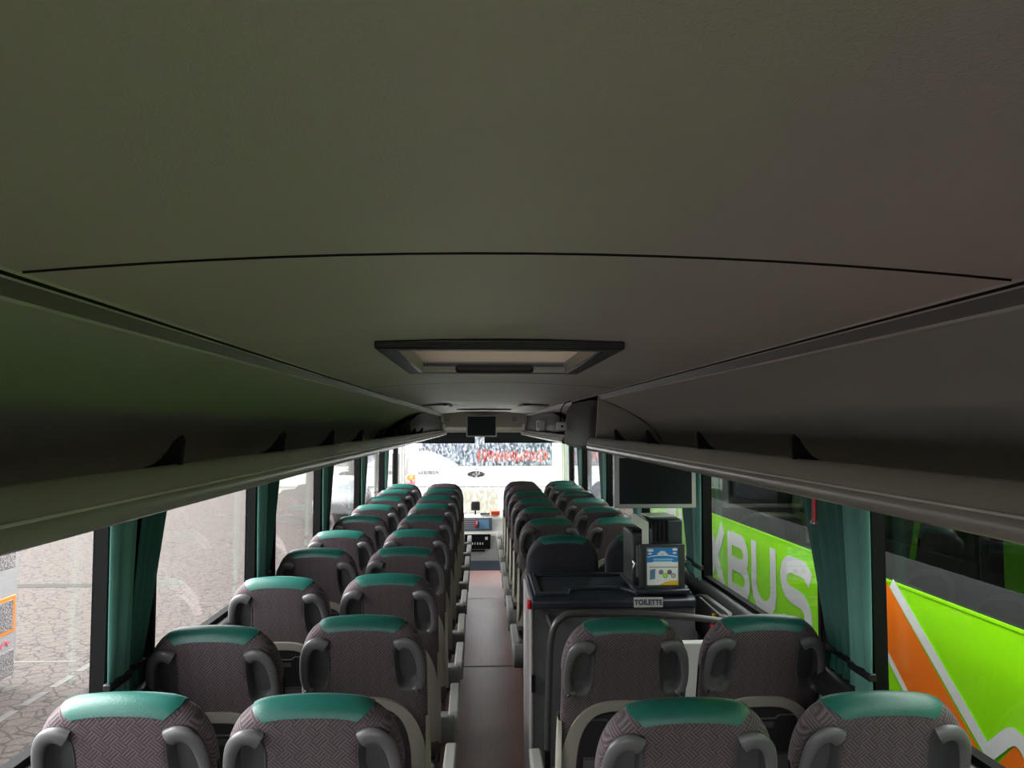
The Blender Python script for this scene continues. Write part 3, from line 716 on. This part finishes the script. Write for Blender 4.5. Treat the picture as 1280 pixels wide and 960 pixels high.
DB([(-.25, .02, 10.668, 10.675, .17, .195, 'black')], 'slot')
for k in range(5): DB([(-.16 + k * .035, -.145 + k * .035, 10.666, 10.674, .265, .295, 'white')], 'button', .002)
DB([(.02, .055, 10.666, 10.674, .33, .37, 'white')], 'dial', .004)
DB([(-.50, .50, 10.42, 10.70, -.52, -.13, 'dashgrey'), (-.5, .5, 10.41, 10.42, -.15, -.12, 'black')], 'centre_box', .01)
DB([(-1.1, .45, 10.66, 10.70, -.12, .05, 'dashblue')], 'kick_panel', .008)
mo = tag(empty('dash_camera', (-.115, 10.95, .70)), 'small black rounded device standing on the dashboard top', 'device')
b = MB(); b.box(-.065, .065, -.02, .02, -.0, .13, 'darkplastic'); b.build('housing', mo, bevel=.02, bseg=3)
b = MB(); b.tube([(0, 0, -.055), (0, 0, .01)], .012, 'black', seg=10, up=(1, 0, 0)); b.build('stand', mo)
b = MB(); b.box(-.065, .065, -.05, .05, 0, .055, 'redorange'); tag(b.build('warning_lamp', bevel=.008, loc=(.165, 10.92, .645)), 'orange-red box lying on the dashboard top', 'lamp')
b = MB(); b.box(-.07, .07, -.03, .03, 0, .018, 'black'); tag(b.build('document_tray', bevel=.004, loc=(.02, 10.93, .645)), 'flat black tray on the dashboard between the device and the orange box', 'tray')

# ------------------------------------------------------------------ CURTAINS
def curtain_mesh(y0t, y1t, y0b, y1b, x, sg, z0, z1, ztie, pinch, folds, mat, amp=.012):
    o = MB(); P = []; nz = 26; ny = folds * 8
    for i in range(nz + 1):
        z = z1 + (z0 - z1) * i / nz
        if z >= ztie:
            t = (z1 - z) / (z1 - ztie); t = t ** 1.0; a = y0t + (y0b - y0t) * t; c = y1t + (y1b - y1t) * t
        else:
            t = (ztie - z) / (ztie - z0); a = y0b - pinch * .3 * t; c = y1b + pinch * t
        row = []
        for j in range(ny + 1):
            u = j / ny; yy = a + (c - a) * u
            k = math.exp(-((z - ztie) / .05) ** 2)
            xx = x - sg * (amp * (1 - .6 * k) * math.sin(2 * PI * folds * u + .6 * math.sin(3 * z)) )
            row.append((xx, yy, z))
        P.append(row)
    Q = [[(p[0] - sg * .004, p[1], p[2]) for p in r] for r in P]
    ring_ = []
    full = [r + q[::-1] for r, q in zip(P, Q)]
    o.grid(full, mat, closed=True)
    return o
cn = 0
cl_names = {-1: ['beside the nearest left pillar', 'on the second left window pillar', 'on the third left window pillar', 'on the fourth left window pillar', 'on the farthest left window pillar'],
            1: ['beside the nearest right pillar', 'on the right pillar by the leaflet holder', 'on the right pillar behind the hanging screen', 'on the fourth right pillar beyond the screen', 'on the farthest right window pillar']}
for sg, PL in ((-1, LP), (1, RP)):
    for i, (a, c) in enumerate(PL[2:]):
        a = a - .05
        x = sg * (XW - .027); xf = sg * (XW - .013); tie = 1.14
        # straight gathered curtain over the pillar
        o = curtain_mesh(a, a + .18, a, a + .13, x, sg, 1.03, 1.730, tie, .01, 2, 'curtainl', .008)
        g = o.build('curtain', smooth=70); tag(g, f'narrow light green curtain hanging straight {cl_names[sg][i]}', 'curtain', 'straight green curtains')
        t_ = MB(); t_.box(x - .012, x + .012, a - .005, a + .14, tie - .014, tie + .010, 'strap'); t_.build('tie_strap', g, bevel=.004)
        # flared darker curtain, pulled to the pillar by its tie
        if sg < 0: q = (a + .27, a + .48, a + .145, a + .26)
        else: q = (a + .20, a + .56, a + .14, a + .32)
        o = curtain_mesh(*q, xf, sg, 1.03, 1.730, tie, .06, 4, 'curtain', .0075)
        g = o.build('curtain', smooth=70); tag(g, f'dark green curtain flaring outwards at the top {cl_names[sg][i]}', 'curtain', 'flared dark green curtains')
        t_ = MB(); t_.box(xf - .011, xf + .011, q[2] - .004, q[3] + .008, tie - .010, tie + .010, 'strap'); t_.build('tie_strap', g, bevel=.004)
# emergency hammer on right pillar
b = MB(); b.tube([(0, 0, 0), (.0, .0, .10)], [.010, .008], 'red', seg=10, up=(1, 0, 0)); b.tube([(0, -.02, .0), (0, .02, 0)], .008, 'metal', seg=10)
tag(b.build('emergency_hammer', loc=(1.132, 2.70, 1.555)), 'small red emergency hammer between the curtains on the nearest right pillar', 'hammer')

# ------------------------------------------------------------------ TOILET CONSOLE
c = tag(empty('toilet_console', (.58, 4.0, 0)), 'grey carpeted toilet cabin block with dark navy top beside the aisle', 'console')
def CB(x0, x1, y0, y1, z0, z1, mat, name, bev=.006, par=c):
    bb = MB(); bb.box(x0 - .58, x1 - .58, y0 - 4.0, y1 - 4.0, z0, z1, mat); return bb.build(name, par, bevel=bev)
CB(.205, 1.0, 3.77, 4.33, -.2, 1.02, 'console', 'cabin_body')
CB(.190, .205, 3.765, 4.335, -.2, 1.05, 'consolel', 'side_trim')
bb = MB(); pr = [(3.745, 1.015), (4.34, 1.015), (4.34, 1.068), (3.77, 1.068), (3.745, 1.055)]
bb.prism([(p[0] - 4.0, p[1]) for p in pr], 0, .196 - .58, 1.0 - .58, 'navy'); tp = bb.build('top', c, bevel=.01, bseg=3)
bb = MB()   # raised rim / tray moulding on the top
pts = [(.215, 3.79), (.36, 3.79), (.385, 3.80), (.40, 3.90), (.43, 3.92), (.66, 3.92), (.70, 3.86), (.72, 3.79), (.99, 3.79), (.99, 3.83), (.74, 3.83), (.69, 3.93), (.65, 3.96), (.42, 3.96), (.37, 3.93), (.355, 3.83), (.25, 3.83), (.25, 4.28), (.99, 4.28), (.99, 4.32), (.215, 4.32)]
bb.prism([(p[0] - .58, p[1] - 4.0) for p in pts], 2, 1.066, 1.082, 'navy'); bb.build('raised_rim', tp, bevel=.005)
b = MB(); b.tube([(0, 0, -.022), (0, 0, .022)], .011, 'red', seg=10, up=(1, 0, 0)); b.build('red_knob', c, loc=(.186 - .58, -.235, 1.035), bevel=.003)
s = MB(); s.box(-.071, .071, -.003, .003, -.024, .024, 'signgrey'); sg_ = s.build('toilet_sign', bevel=.002, loc=(.762, 3.741, 1.045)); tag(sg_, 'small grey plate reading TOILETTE on the front of the navy top', 'sign')
text_obj('TOILETTE', 'lettering', .034, 'ink', sg_, (0, -.0035, 0), (PI / 2, 0, 0), .0004, .0012, .92)
for z in (.25, .62): CB(.196, .215, 3.755, 3.77, z, z + .08, 'black', 'hinge', .002)
# metal step edge
b = MB()
for k in range(5): b.box(-.02 + .03 * k, 0 + .03 * k, -.18, .12, 0, .012, 'metal')
b.box(-.03, .13, -.19, .13, -.012, .001, 'armgrey')
tag(b.build('step_edge', loc=(.31, 3.53, .03)), 'ribbed metal step edge at the foot of the toilet block', 'step edge')
# curved handrail
r = tag(empty('handrail', (.28, 3.4, 0)), 'curved dark grey tubular handrail in front of the toilet block', 'handrail')
pts = [(.236, 3.4, 0.), (.238, 3.4, .3), (.243, 3.4, .6), (.252, 3.4, .88), (.258, 3.4, .96), (.272, 3.4, 1.02), (.305, 3.4, 1.06), (.36, 3.4, 1.076), (.6, 3.4, 1.074), (.81, 3.4, 1.062), (.96, 3.4, 1.045), (1.02, 3.4, 1.035), (1.058, 3.4, 1.03)]
b = MB(); b.tube([(p[0] - .28, p[1] - 3.4, p[2]) for p in _b(pts, 6)], .0155, 'railm', seg=14, up=(0, 1, 0)); b.build('tube', r, smooth=60)
b = MB(); b.tube([(p[0] - .28, p[1] - 3.4, p[2]) for p in _b([(.262, 3.41, .98), (.275, 3.5, .985), (.272, 3.66, .985), (.272, 3.762, .985)], 4)], .010, 'railm', seg=12, up=(0, 0, 1)); b.tube([(-.008, .345, .985), (-.008, .364, .985)], .022, 'railm', seg=14); b.build('bracket', r)
b = MB(); b.box(-.065, -.03, -.02, .02, .0, .035, 'metal'); b.build('foot', r, bevel=.004)
b = MB(); b.box(-.055, -.03, -.025, .025, .36, .5, 'black'); b.build('clamp', r, bevel=.004)
# white stairwell lining by the middle door
b = MB(); b.prism([(-.02, -.30), (.02, -.30), (.02, -.075), (.05, -.055), (.05, .06), (.02, .075), (-.02, .075)], 0, -.235, .11, 'white'); tag(b.build('stairwell_lining', bevel=.006, loc=(1.03, 3.30, .905)), 'white moulded stairwell panel by the middle door behind the handrail', 'panel')
# door-side wall unit with red emergency knob
w = tag(empty('door_control_unit', (1.10, 3.6, .97)), 'dark control panel under the right window beside the handrail end', 'control panel')
b = MB(); b.prism([(-.16, -.14), (.42, -.14), (.42, .05), (.30, .075), (-.08, .075), (-.16, .02)], 0, -.035, .055, 'darkplastic'); b.build('cover', w, bevel=.012, bseg=3)
b = MB(); b.tube(_b([(-.04, -.15, .07), (-.042, -.08, .062), (-.042, -.03, .03), (-.04, -.02, -.10)], 4), .006, 'silver', seg=8); b.tube([(-.038, -.12, .05), (-.038, .3, .06)], .005, 'silver', seg=8); b.build('edge_bead', w)
b = MB(); b.tube([(-.06, .05, -.02), (-.03, .05, -.02)], .020, 'red', seg=14, up=(0, 0, 1)); b.build('red_knob', w, bevel=.004)
b = MB(); b.box(-.052, -.036, .03, .06, .004, .04, 'yellow'); b.build('yellow_tag', w, bevel=.003)

# ------------------------------------------------------------------ LEAFLET DISPENSER / MACHINE ON THE CONSOLE
m_ = tag(empty('drinks_machine', (.84, 4.0, 1.082)), 'black boxy drinks machine with a pale side plate standing on the navy top', 'machine')
def MBX(x0, x1, y0, y1, z0, z1, mat, name, bev=.006):
    bb = MB(); bb.box(x0 - .84, x1 - .84, y0 - 4.0, y1 - 4.0, z0 - 1.082, z1 - 1.082, mat); return bb.build(name, m_, bevel=bev)
MBX(.80, .965, 3.86, 4.14, 1.10, 1.43, 'navy', 'body', .012)
MBX(.715, .80, 3.90, 4.14, 1.082, 1.36, 'darkplastic', 'side_body', .01)
MBX(.70, .98, 3.815, 4.16, 1.082, 1.105, 'navy', 'base_plate', .006)
for k in range(4): MBX(.812 + k * .022, .824 + k * .022, 3.845, 3.862, 1.32, 1.425, 'black', 'rib', .003)
bb = MB(); pr = [(-.18, .03), (-.155, .03), (-.155, .24), (-.10, .385), (-.02, .385), (-.10, .27), (-.135, .03)]
bb = MB(); bb.prism([(.705 - .84, .375), (.722 - .84, .378), (.788 - .84, .335), (.788 - .84, .05), (.755 - .84, .05), (.755 - .84, .30), (.705 - .84, .335)], 1, -.165, -.155, 'white'); bb.prism([(-.125, .355), (-.055, .305), (-.055, .30), (-.128, .35)], 1, -.165, .12, 'white'); bb.build('side_plate', m_, bevel=.002)
MBX(.735, .752, 3.855, 3.90, 1.14, 1.30, 'gripin', 'lever_guide', .003)
bb = MB(); bb.tube(_b([(-.13, -.155, .09), (-.134, -.17, .11), (-.128, -.175, .13), (-.132, -.16, .145)], 4), .005, 'metal', seg=8); bb.build('latch', m_)
MBX(.72, .79, 3.90, 4.0, 1.36, 1.372, 'black', 'lid', .003)
b = MB(); b.box(-.065, .075, -.06, .07, 0, .008, 'paper'); tag(b.build('paper_stack', bevel=.001, loc=(.87, 4.0, 1.4305), rot=(0, 0, .15)), 'loose white paper sheets lying on top of the black machine', 'paper')
f = tag(empty('leaflet_holder', (.842, 3.79, 1.105)), 'dark upright leaflet holder in front of the black drinks machine', 'leaflet holder')
b = MB(); b.box(-.113, .113, -.008, .008, 0., .212, 'darkplastic'); b.build('back_plate', f, bevel=.004)
b = MB(); b.box(-.082, .086, -.020, -.008, .0, .014, 'darkplastic'); b.box(-.086, -.079, -.020, -.008, 0, .20, 'darkplastic'); b.box(.079, .086, -.020, -.008, 0, .20, 'darkplastic'); b.build('pocket_edge', f, bevel=.001)
b = MB(); b.box(-.14, .13, -.04, .02, -.022, -.001, 'navy'); b.build('foot_plate', f, bevel=.006)
lf = MB(); lf.box(-.077, .077, -.003, 0., .0, .180, 'paper'); lo = lf.build('leaflet', loc=(.842, 3.7785, 1.1205)); tag(lo, 'blue, white and orange printed leaflet shown in the dark holder', 'leaflet')
def LF(pts, mat, name, dy=-.0034):
    bb = MB(); bb.prism(pts, 1, dy, -.003, mat); bb.build(name, lo, smooth=0)
LF([(-.077, .18), (.077, .18), (.077, .137)] + [(.077 - .154 * i / 10, .137 + .010 * math.sin(PI * i / 10)) for i in range(1, 11)], 'blue', 'blue_header')
LF([(-.077, .134)] + [(-.077 + .154 * i / 10, .134 + .008 * math.sin(PI * i / 10)) for i in range(11)] + [(.077, .112)] + [(.077 - .154 * i / 10, .108 + .006 * math.sin(PI * i / 10)) for i in range(1, 11)], 'blue', 'blue_band')
for cx, cz_, r_ in ((-.06, .168, .016), (.062, .172, .014), (.06, .155, .010), (-.062, .152, .010), (0, .158, .016), (.014, .150, .012), (-.014, .151, .012)):
    LF([(cx + r_ * math.cos(a), min(.1799, cz_ + .45 * r_ * math.sin(a))) for a in [2 * PI * i / 16 for i in range(16)]], 'whitewrap', 'cloud', -.0038)
LF([(-.045, .120), (.05, .120), (.05, .128), (-.045, .128)], 'sky', 'text_line', -.0038); LF([(-.045, .112), (.045, .112), (.045, .117), (-.045, .117)], 'sky', 'text_line', -.0038)
LF([(-.064, .025), (-.038, .03), (-.036, .078), (-.062, .074)], 'display', 'booklet_picture', -.0038)
LF([(-.066, .082), (.072, .082), (.072, .090), (-.066, .090)], 'signgrey', 'text_line')
for cx, cz_, mt in ((-.008, .062, 'armgrey'), (.034, .062, 'armdark'), (.013, .045, 'lime'), (.053, .045, 'signgrey')):
    LF([(cx + .012 * math.cos(a), cz_ + .012 * math.sin(a)) for a in [2 * PI * i / 18 for i in range(18)]], 'armdark', 'round_picture', -.0038)
    LF([(cx + .0095 * math.cos(a), cz_ + .0095 * math.sin(a)) for a in [2 * PI * i / 18 for i in range(18)]], mt, 'round_picture', -.0042)
LF([(-.02, 0.0), (.077, 0.0), (.077, .022), (.04, .02), (.01, .014)], 'yellow', 'orange_corner')

# hanging screen over the console
tv = tag(empty('hanging_screen', (.893, 4.15, 1.60)), 'large flat screen with silver frame hanging under the right rack', 'monitor')
b = MB(); b.box(-.222, .222, -.018, .018, -.145, .145, 'silver'); b.build('frame', tv, bevel=.006)
b = MB(); b.box(-.197, .197, -.0205, -.017, -.122, .126, 'screen'); b.build('screen', tv)
b = MB(); b.box(-.05, .05, .018, .05, .0, .16, 'darkplastic'); b.build('bracket', tv, bevel=.004)

# ------------------------------------------------------------------ OUTSIDE
GZ = -1.35
b = MB(); b.box(-60, 60, -30, 90, GZ - .1, GZ, 'pave')
for k in range(10): b.box(-5.40, -5.30, 5.0 + k * .62, 5.0 + k * .62 + .46, GZ, GZ + .004, 'linepaint')
b.box(-7.2, -5.6, 11.0, 11.06, GZ, GZ + .004, 'linepaint'); b.box(-9.6, -7.9, 16.0, 16.35, GZ, GZ + .004, 'drain')
struct(b.build('ground', smooth=0))

# lime coach alongside on the right
LX = 2.05
bus = tag(empty('lime_coach', (LX + 1.25, 3.5, GZ)), 'lime green coach with white lettering and orange stripe parked alongside, seen through the right windows', 'coach')
def bl(p): return (p[0] - bus.location.x, p[1] - bus.location.y, p[2] - bus.location.z)
def BB(x0, x1, y0, y1, z0, z1, mat, name, bev=0., par=None):
    bb = MB(); a = bl((x0, y0, z0)); c_ = bl((x1, y1, z1)); bb.box(a[0], c_[0], a[1], c_[1], a[2], c_[2], mat); return bb.build(name, par or bus, bevel=bev)
BB(LX, LX + .04, -3.0, 9.43, GZ + .35, 1.10, 'lime', 'side_panel')
BB(LX + 2.46, LX + 2.5, -3.0, 9.43, GZ + .35, 1.10, 'lime', 'far_side_panel')
BB(LX + .04, LX + 2.46, -3, 9.43, GZ + .3, .2, 'black', 'underbody')
BB(LX - .004, LX + .03, -3.0, 9.43, 1.094, 1.108, 'lime', 'waist_strip')
BB(LX + .0, LX + 2.5, -3.0, 9.43, 2.15, 2.3, 'lime', 'roof', .05)
BB(LX + .0, LX + 2.5, 9.40, 9.47, GZ + .35, 2.2, 'lime', 'end_panel', .0)
for i, (a, c_) in enumerate([(-3, .5), (.5, 3.2), (3.2, 5.0), (5.0, 6.75), (6.75, 8.2), (8.2, 9.4)]):
    for xx in (LX + .008, LX + 2.48):
        BB(xx, xx + .006, a + .01, c_ - .01, 1.11, 2.15, 'darkglass', 'window_pane')
    if 0 < i: BB(LX + .02, LX + .08, a - .05, a + .05, 1.1, 2.15, 'black', 'window_post')
M['greyband'] = pm('grey_pane_band', (.045, .048, .048), .25)
BB(LX + .003, LX + .009, -3.0, 9.4, 1.108, 1.245, 'greyband', 'window_band')  # plain grey band along the foot of the dark panes
def LTR(polys, name, mat='whitewrap', off=.003):
    bb = MB()
    for pl in polys:
        e = off
        if len(pl) == 2 and isinstance(pl[0], (int, float)): e, pl = off + pl[0] * .0006, pl[1]
        bb.add([(LX - e - bus.location.x, p[0] - bus.location.y, p[1] - bus.location.z) for p in pl], [tuple(range(len(pl)))], mat)
    return bb.build(name, bus, smooth=0)
def stroke(pts, w):
    """thick polyline as quads (outline pieces)"""
    P = [Vector((p[0], p[1])) for p in pts]; L_, R_ = [], []
    n = len(P)
    for i in range(n):
        d1 = (P[i] - P[i - 1]).normalized() if i > 0 else (P[1] - P[0]).normalized()
        d2 = (P[i + 1] - P[i]).normalized() if i < n - 1 else d1
        t = (d1 + d2).normalized(); nn = Vector((-t.y, t.x)); k = w / 2 / max(.5, nn.dot(Vector((-d1.y, d1.x))))
        L_.append(tuple(P[i] + nn * k)); R_.append(tuple(P[i] - nn * k))
    return [[L_[i], L_[i + 1], R_[i + 1], R_[i]] for i in range(n - 1)]
def arcp(cx, cy, rx, ry, a0, a1, n=8): return [(cx + rx * math.cos(math.radians(a0 + (a1 - a0) * i / n)), cy + ry * math.sin(math.radians(a0 + (a1 - a0) * i / n))) for i in range(n + 1)]
# local letter space: u to the right (towards -Y), v up; height H
H = .53; SWD = .112; Z0 = .49
def letter(name, ypos, strokes, w=SWD):
    polys = []
    for k, st in enumerate(strokes):
        for q in stroke(st, w): polys.append((k, [(ypos - u, Z0 + v) for u, v in q]))
    LTR(polys, name)
h2 = SWD / 2
letter('letter_f', 8.62, [[(h2, 0), (h2, H)], [(h2, H - h2), (.42, H - h2)], [(h2, .27), (.38, .27)]])
letter('letter_l', 8.08, [[(h2, 0), (h2, H)], [(h2, h2), (.38, h2)]])
letter('letter_i', 7.58, [[(h2, 0), (h2, H)]])
letter('letter_x', 7.08, [[(.02, H), (.46, 0)], [(.46, H), (.02, 0)]], .13)
letter('letter_b', 6.50, [[(h2, 0), (h2, H)], [(h2, H - h2)] + arcp(.32, .374, .125, .1, 90, -90) + [(h2, .274)], [(h2, .274)] + arcp(.33, .165, .145, .109, 90, -90) + [(h2, h2)]])
letter('letter_u', 5.93, [[(h2, H), (h2, .20)] + arcp(.25, .20, .19, .14, 180, 360) + [(.44, H)]])
letter('letter_s', 5.36, [[(.50, H - .11), (.41, H - h2)] + arcp(.20, .371, .14, .103, 90, 270, 10) + arcp(.31, .162, .15, .106, 90, -90, 10) + [(.03, .056)]])
# orange and white zig-zag flash: the strip runs down towards the camera, then turns up again
def seg(a, c_): return [a, c_]
LTR([[(4.60, 1.093), (3.937, 1.093), (3.18, .50), (2.7, .1), (3.45, .1), (3.80, .592), (3.98, .76)]], 'orange_flash', 'orange', .003)
LTR(stroke([(3.885, 1.098), (3.14, .535)], .062), 'white_flash', 'whitewrap', .005)
LTR(stroke([(4.42, 1.098), (3.97, .745), (3.72, .548), (3.30, .1)], .040), 'white_flash', 'whitewrap', .005)
LTR(stroke([(3.17, .545)] + [(3.06, .645), (3.03, .668), (3.0, .680), (2.96, .672), (2.93, .645), (2.6, .3)], .066), 'white_flash', 'whitewrap', .0062)
LTR([[(3.13, .50), (3.04, .605), (3.0, .648), (2.96, .635), (2.6, .25), (2.7, .1), (3.4, .1)]], 'orange_flash', 'orange', .004)
# wheels
for y in (-.8, 7.6):
    bb = MB(); a = bl((LX + .02, y, GZ + .5)); bb.tube([(a[0], a[1], a[2]), (a[0] + .3, a[1], a[2])], .5, 'tyre', seg=28, up=(0, 0, 1)); bb.build('wheel', bus, bevel=.04)
# seats inside the lime coach
for i, y in enumerate([2.2, 3.0, 3.8, 4.6, 5.4, 6.2, 7.0]):
    for k, x in enumerate((LX + .34,)):
        o = copy_tree(protoRpw); o.location = (x, y, .25); o.rotation_euler = (0, 0, 0)
        tag(o, f'dark seat behind the tinted window of the lime coach, {ORD[i]} one', 'seat', 'seats inside the lime coach')

# coach ahead, seen through the windscreen
fb = tag(empty('white_coach', (.02, 13.0, GZ)), 'white coach parked ahead showing its rear end through the windscreen', 'coach')
def FB(x0, x1, y0, y1, z0, z1, mat, name, bev=0., par=None):
    bb = MB(); bb.box(x0 - .02, x1 - .02, y0 - 13.0, y1 - 13.0, z0 - GZ, z1 - GZ, mat); return bb.build(name, par or fb, bevel=bev)
FB(-1.25, 1.25, 13.0, 24.0, GZ + .3, 2.25, 'buswhite', 'body', .10)
FB(-1.02, 1.17, 12.985, 13.005, 1.225, 1.95, 'rearglass', 'rear_window', .01)
bb = MB(); bb.prism([(-1.04, 1.225 - GZ), (-.42, 1.225 - GZ), (-.60, 1.34 - GZ), (-.90, 1.47 - GZ), (-1.04, 1.475 - GZ)], 1, -.022, -.012, 'buswhite'); bb.build('painted_corner', fb)
bb = MB(); rnd = random.Random(3)
x = -.12
while x < 1.02:
    w_ = rnd.uniform(.06, .12); bb.box(x, x + w_ * .8, -.022, -.014, 1.28 + rnd.uniform(0, .04) - GZ, 1.50 - rnd.uniform(0, .05) - GZ, 'rearred'); x += w_
bb.build('red_lettering', fb)
FB(-.03, -.01, 12.97, 12.99, 1.225, 1.9, 'busgrey', 'window_divider')
for zz, xe in ((1.50, -.80), (1.115, -.78)):
    bb = MB(); x = -1.10; rnd2 = random.Random(int(zz * 100))
    while x < xe:
        w_ = rnd2.uniform(.018, .035); bb.box(x, x + w_ * .65, -.008 if zz < 1.3 else -.02, .0, zz - GZ - .03, zz - GZ + .03, 'busgrey'); x += w_
    bb.build('number_lettering', fb)
bb = MB(); bb.prism([(-.17 + .03 + .15 * math.cos(a), 1.085 - GZ + .052 * math.sin(a)) for a in [2 * PI * i / 28 for i in range(28)]], 1, -.012, 0, 'chrome'); em = bb.build('emblem', fb, bevel=.004)
bb = MB(); bb.prism([(-.25, 1.10 - GZ), (-.14, 1.075 - GZ), (-.03, 1.10 - GZ), (-.14, 1.05 - GZ)], 1, -.016, -.011, 'armdark'); bb.tube([(-.14, -.014, 1.17 - GZ), (-.14, 0, 1.17 - GZ)], .012, 'armdark', seg=10, up=(0, 0, 1)); bb.build('emblem_wings', em)
FB(-1.24, 1.24, 12.992, 13.001, .872, .884, 'busgrey', 'panel_seam'); FB(-.34, .26, 12.985, 13.001, .44, .83, 'buscream', 'engine_grille', .004)
for k in range(12): FB(-.33 + k * .049, -.322 + k * .049, 12.978, 12.99, .45, .82, 'buscream', 'grille_bar')
bb = MB(); bb.box(-1.29, -1.16, -.02, .02, .98 - GZ, 1.08 - GZ, 'orange'); bb.box(-1.29, -1.16, -.02, .02, .87 - GZ, .98 - GZ, 'pinkred'); bb.build('tail_lamp', fb, bevel=.004)
for x in (-1.0, .95):
    bb = MB(); bb.tube([(x - .15, 2.2, .5), (x + .15, 2.2, .5)], .5, 'tyre', seg=24, up=(0, 0, 1)); bb.build('wheel', fb, bevel=.04)

# coach on the left, its far corner in view
lb = tag(empty('striped_coach', (-7.1, 5.0, GZ)), 'white coach with orange and red striped rear corner at the left edge', 'coach')
def LB(x0, x1, y0, y1, z0, z1, mat, name, bev=0.):
    bb = MB(); bb.box(x0 + 7.1, x1 + 7.1, y0 - 5.0, y1 - 5.0, z0 - GZ, z1 - GZ, mat); return bb.build(name, lb, bevel=bev, bseg=4)
LB(-8.35, -5.85, -3, 10.12, -1.12, 1.9, 'buspale', 'body', .14)
LB(-5.90, -5.838, -2.9, 9.98, -1.18, -.86, 'grille', 'bumper', .02)
LB(-5.90, -5.842, 9.24, 9.98, -.66, -.20, 'orange', 'orange_frame', .01); LB(-5.90, -5.838, 9.32, 9.93, -.62, -.25, 'grille', 'vent_grille', .01)
LB(-5.90, -5.842, -2.9, 9.24, -.25, -.20, 'orange', 'orange_stripe'); LB(-5.90, -5.842, -2.9, 9.24, -.66, -.62, 'pinkred', 'red_stripe')
LB(-5.90, -5.842, -2.9, 9.24, -.48, -.42, 'pinkred', 'red_stripe')
LB(-5.90, -5.842, -2.9, 9.95, .14, .95, 'grille', 'side_window', .01)
bb = MB(); pts = [(-5.836 + 7.1, 9.60 - 5 + .045 * i + .0, -.76 - GZ + .035 * math.sin(i * 2.1)) for i in range(7)]
bb.tube(_b(pts, 4), .008, 'pinkred', seg=6); bb.build('red_scribble', lb)
for k in range(3): LB(-5.86, -5.836, 9.28, 9.46, -.84 + k * .065, -.81 + k * .065, 'busgrey', 'louvre')
for y in (-.5, 7.0):
    bb = MB(); bb.tube([(1.0, y - 5, .5), (1.26, y - 5, .5)], .5, 'tyre', seg=24, up=(0, 0, 1)); bb.build('wheel', lb, bevel=.04)

# grey parked cars farther along on the left
def car(name, x, y, rz, label, mat):
    c_ = tag(empty(name, (x, y, GZ), (0, 0, rz)), label, 'car')
    prof = [(-2.1, .35), (-2.15, .75), (-1.9, .92), (-1.35, .98), (-.85, 1.40), (.75, 1.44), (1.45, 1.05), (2.05, .95), (2.15, .6), (2.1, .32)]
    bb = MB(); bb.prism([(p[0], p[1]) for p in prof], 0, -.85, .85, mat); bb.build('body', c_, bevel=.07, bseg=3)
    bb = MB(); bb.prism([(-1.2, 1.0), (-.8, 1.34), (.7, 1.37), (1.25, 1.04)], 0, -.862, .862, 'screen'); bb.build('side_windows', c_, bevel=.01)
    for yy in (-1.35, 1.35):
        for xx in (-.72, .72):
            bb = MB(); bb.tube([(xx - .13, yy, .33), (xx + .15, yy, .33)], .33, 'tyre', seg=24, up=(0, 0, 1)); w_ = bb.build('wheel', c_, bevel=.03)
            bb = MB(); bb.tube([(xx * 1.22 - .01, yy, .33), (xx * 1.22 + .01, yy, .33)], .2, 'silver', seg=16, up=(0, 0, 1)); bb.build('hub_cap', w_)
    return c_
car('parked_car', -4.75, 27.5, 0.05, 'grey parked car seen through the far left windows', 'car')
# pale depot building beyond on the right and behind the front coach
bd = tag(empty('depot_building', (9, 34, GZ)), 'pale depot building far ahead beyond the right windows', 'building')
b = MB(); b.box(-5, 14, 0, 8, 0, 7, 'facade'); b.build('facade', bd)
for k in range(6):
    b = MB(); b.box(-4.4 + k * 3, -3.0 + k * 3, -.06, .02, 1.2, 3.0, 'grille'); b.build('window', bd)
b = MB(); b.box(-5.2, 14.2, -.2, 8.2, 7, 7.3, 'busgrey'); b.build('roof_edge', bd)

# ------------------------------------------------------------------ LIGHT, CAMERA
W = bpy.data.worlds.new('overcast'); scene.world = W; W.use_nodes = True
nt = W.node_tree; bg = nt.nodes['Background']
tc = nt.nodes.new('ShaderNodeTexCoord'); sp = nt.nodes.new('ShaderNodeSeparateXYZ'); nt.links.new(tc.outputs['Generated'], sp.inputs[0])
rp = nt.nodes.new('ShaderNodeValToRGB'); rp.color_ramp.elements[0].position = 0.0; rp.color_ramp.elements[0].color = (.72, .73, .76, 1)
rp.color_ramp.elements[1].position = .8; rp.color_ramp.elements[1].color = (1, 1, 1, 1)
nt.links.new(sp.outputs['Z'], rp.inputs[0]); nt.links.new(rp.outputs[0], bg.inputs['Color']); bg.inputs['Strength'].default_value = 1.5
sun = bpy.data.lights.new('overcast_sun', 'SUN'); sun.energy = 3.0; sun.angle = math.radians(50); so = bpy.data.objects.new('overcast_sun', sun); COL.objects.link(so); so.rotation_euler = Vector((-.80, .12, .58)).to_track_quat('Z', 'Y').to_euler()

cam = bpy.data.cameras.new('camera'); co = bpy.data.objects.new('camera', cam); COL.objects.link(co)
cam.sensor_width = 36; cam.lens = 960 / 1280 * 36; cam.clip_start = .01; cam.clip_end = 300
co.location = (-.055, 0, 1.9); co.rotation_euler = (math.radians(90 + 3.1), 0, math.radians(-2.39))
scene.camera = co
vs = scene.view_settings; vs.view_transform = 'Standard'; vs.look = 'None'; vs.gamma = 1; vs.use_curve_mapping = False; vs.exposure = 2.05
cy = scene.cycles; cy.use_denoising = True; cy.max_bounces = 14; cy.diffuse_bounces = 7; cy.glossy_bounces = 5; cy.transparent_max_bounces = 12; cy.sample_clamp_indirect = 6
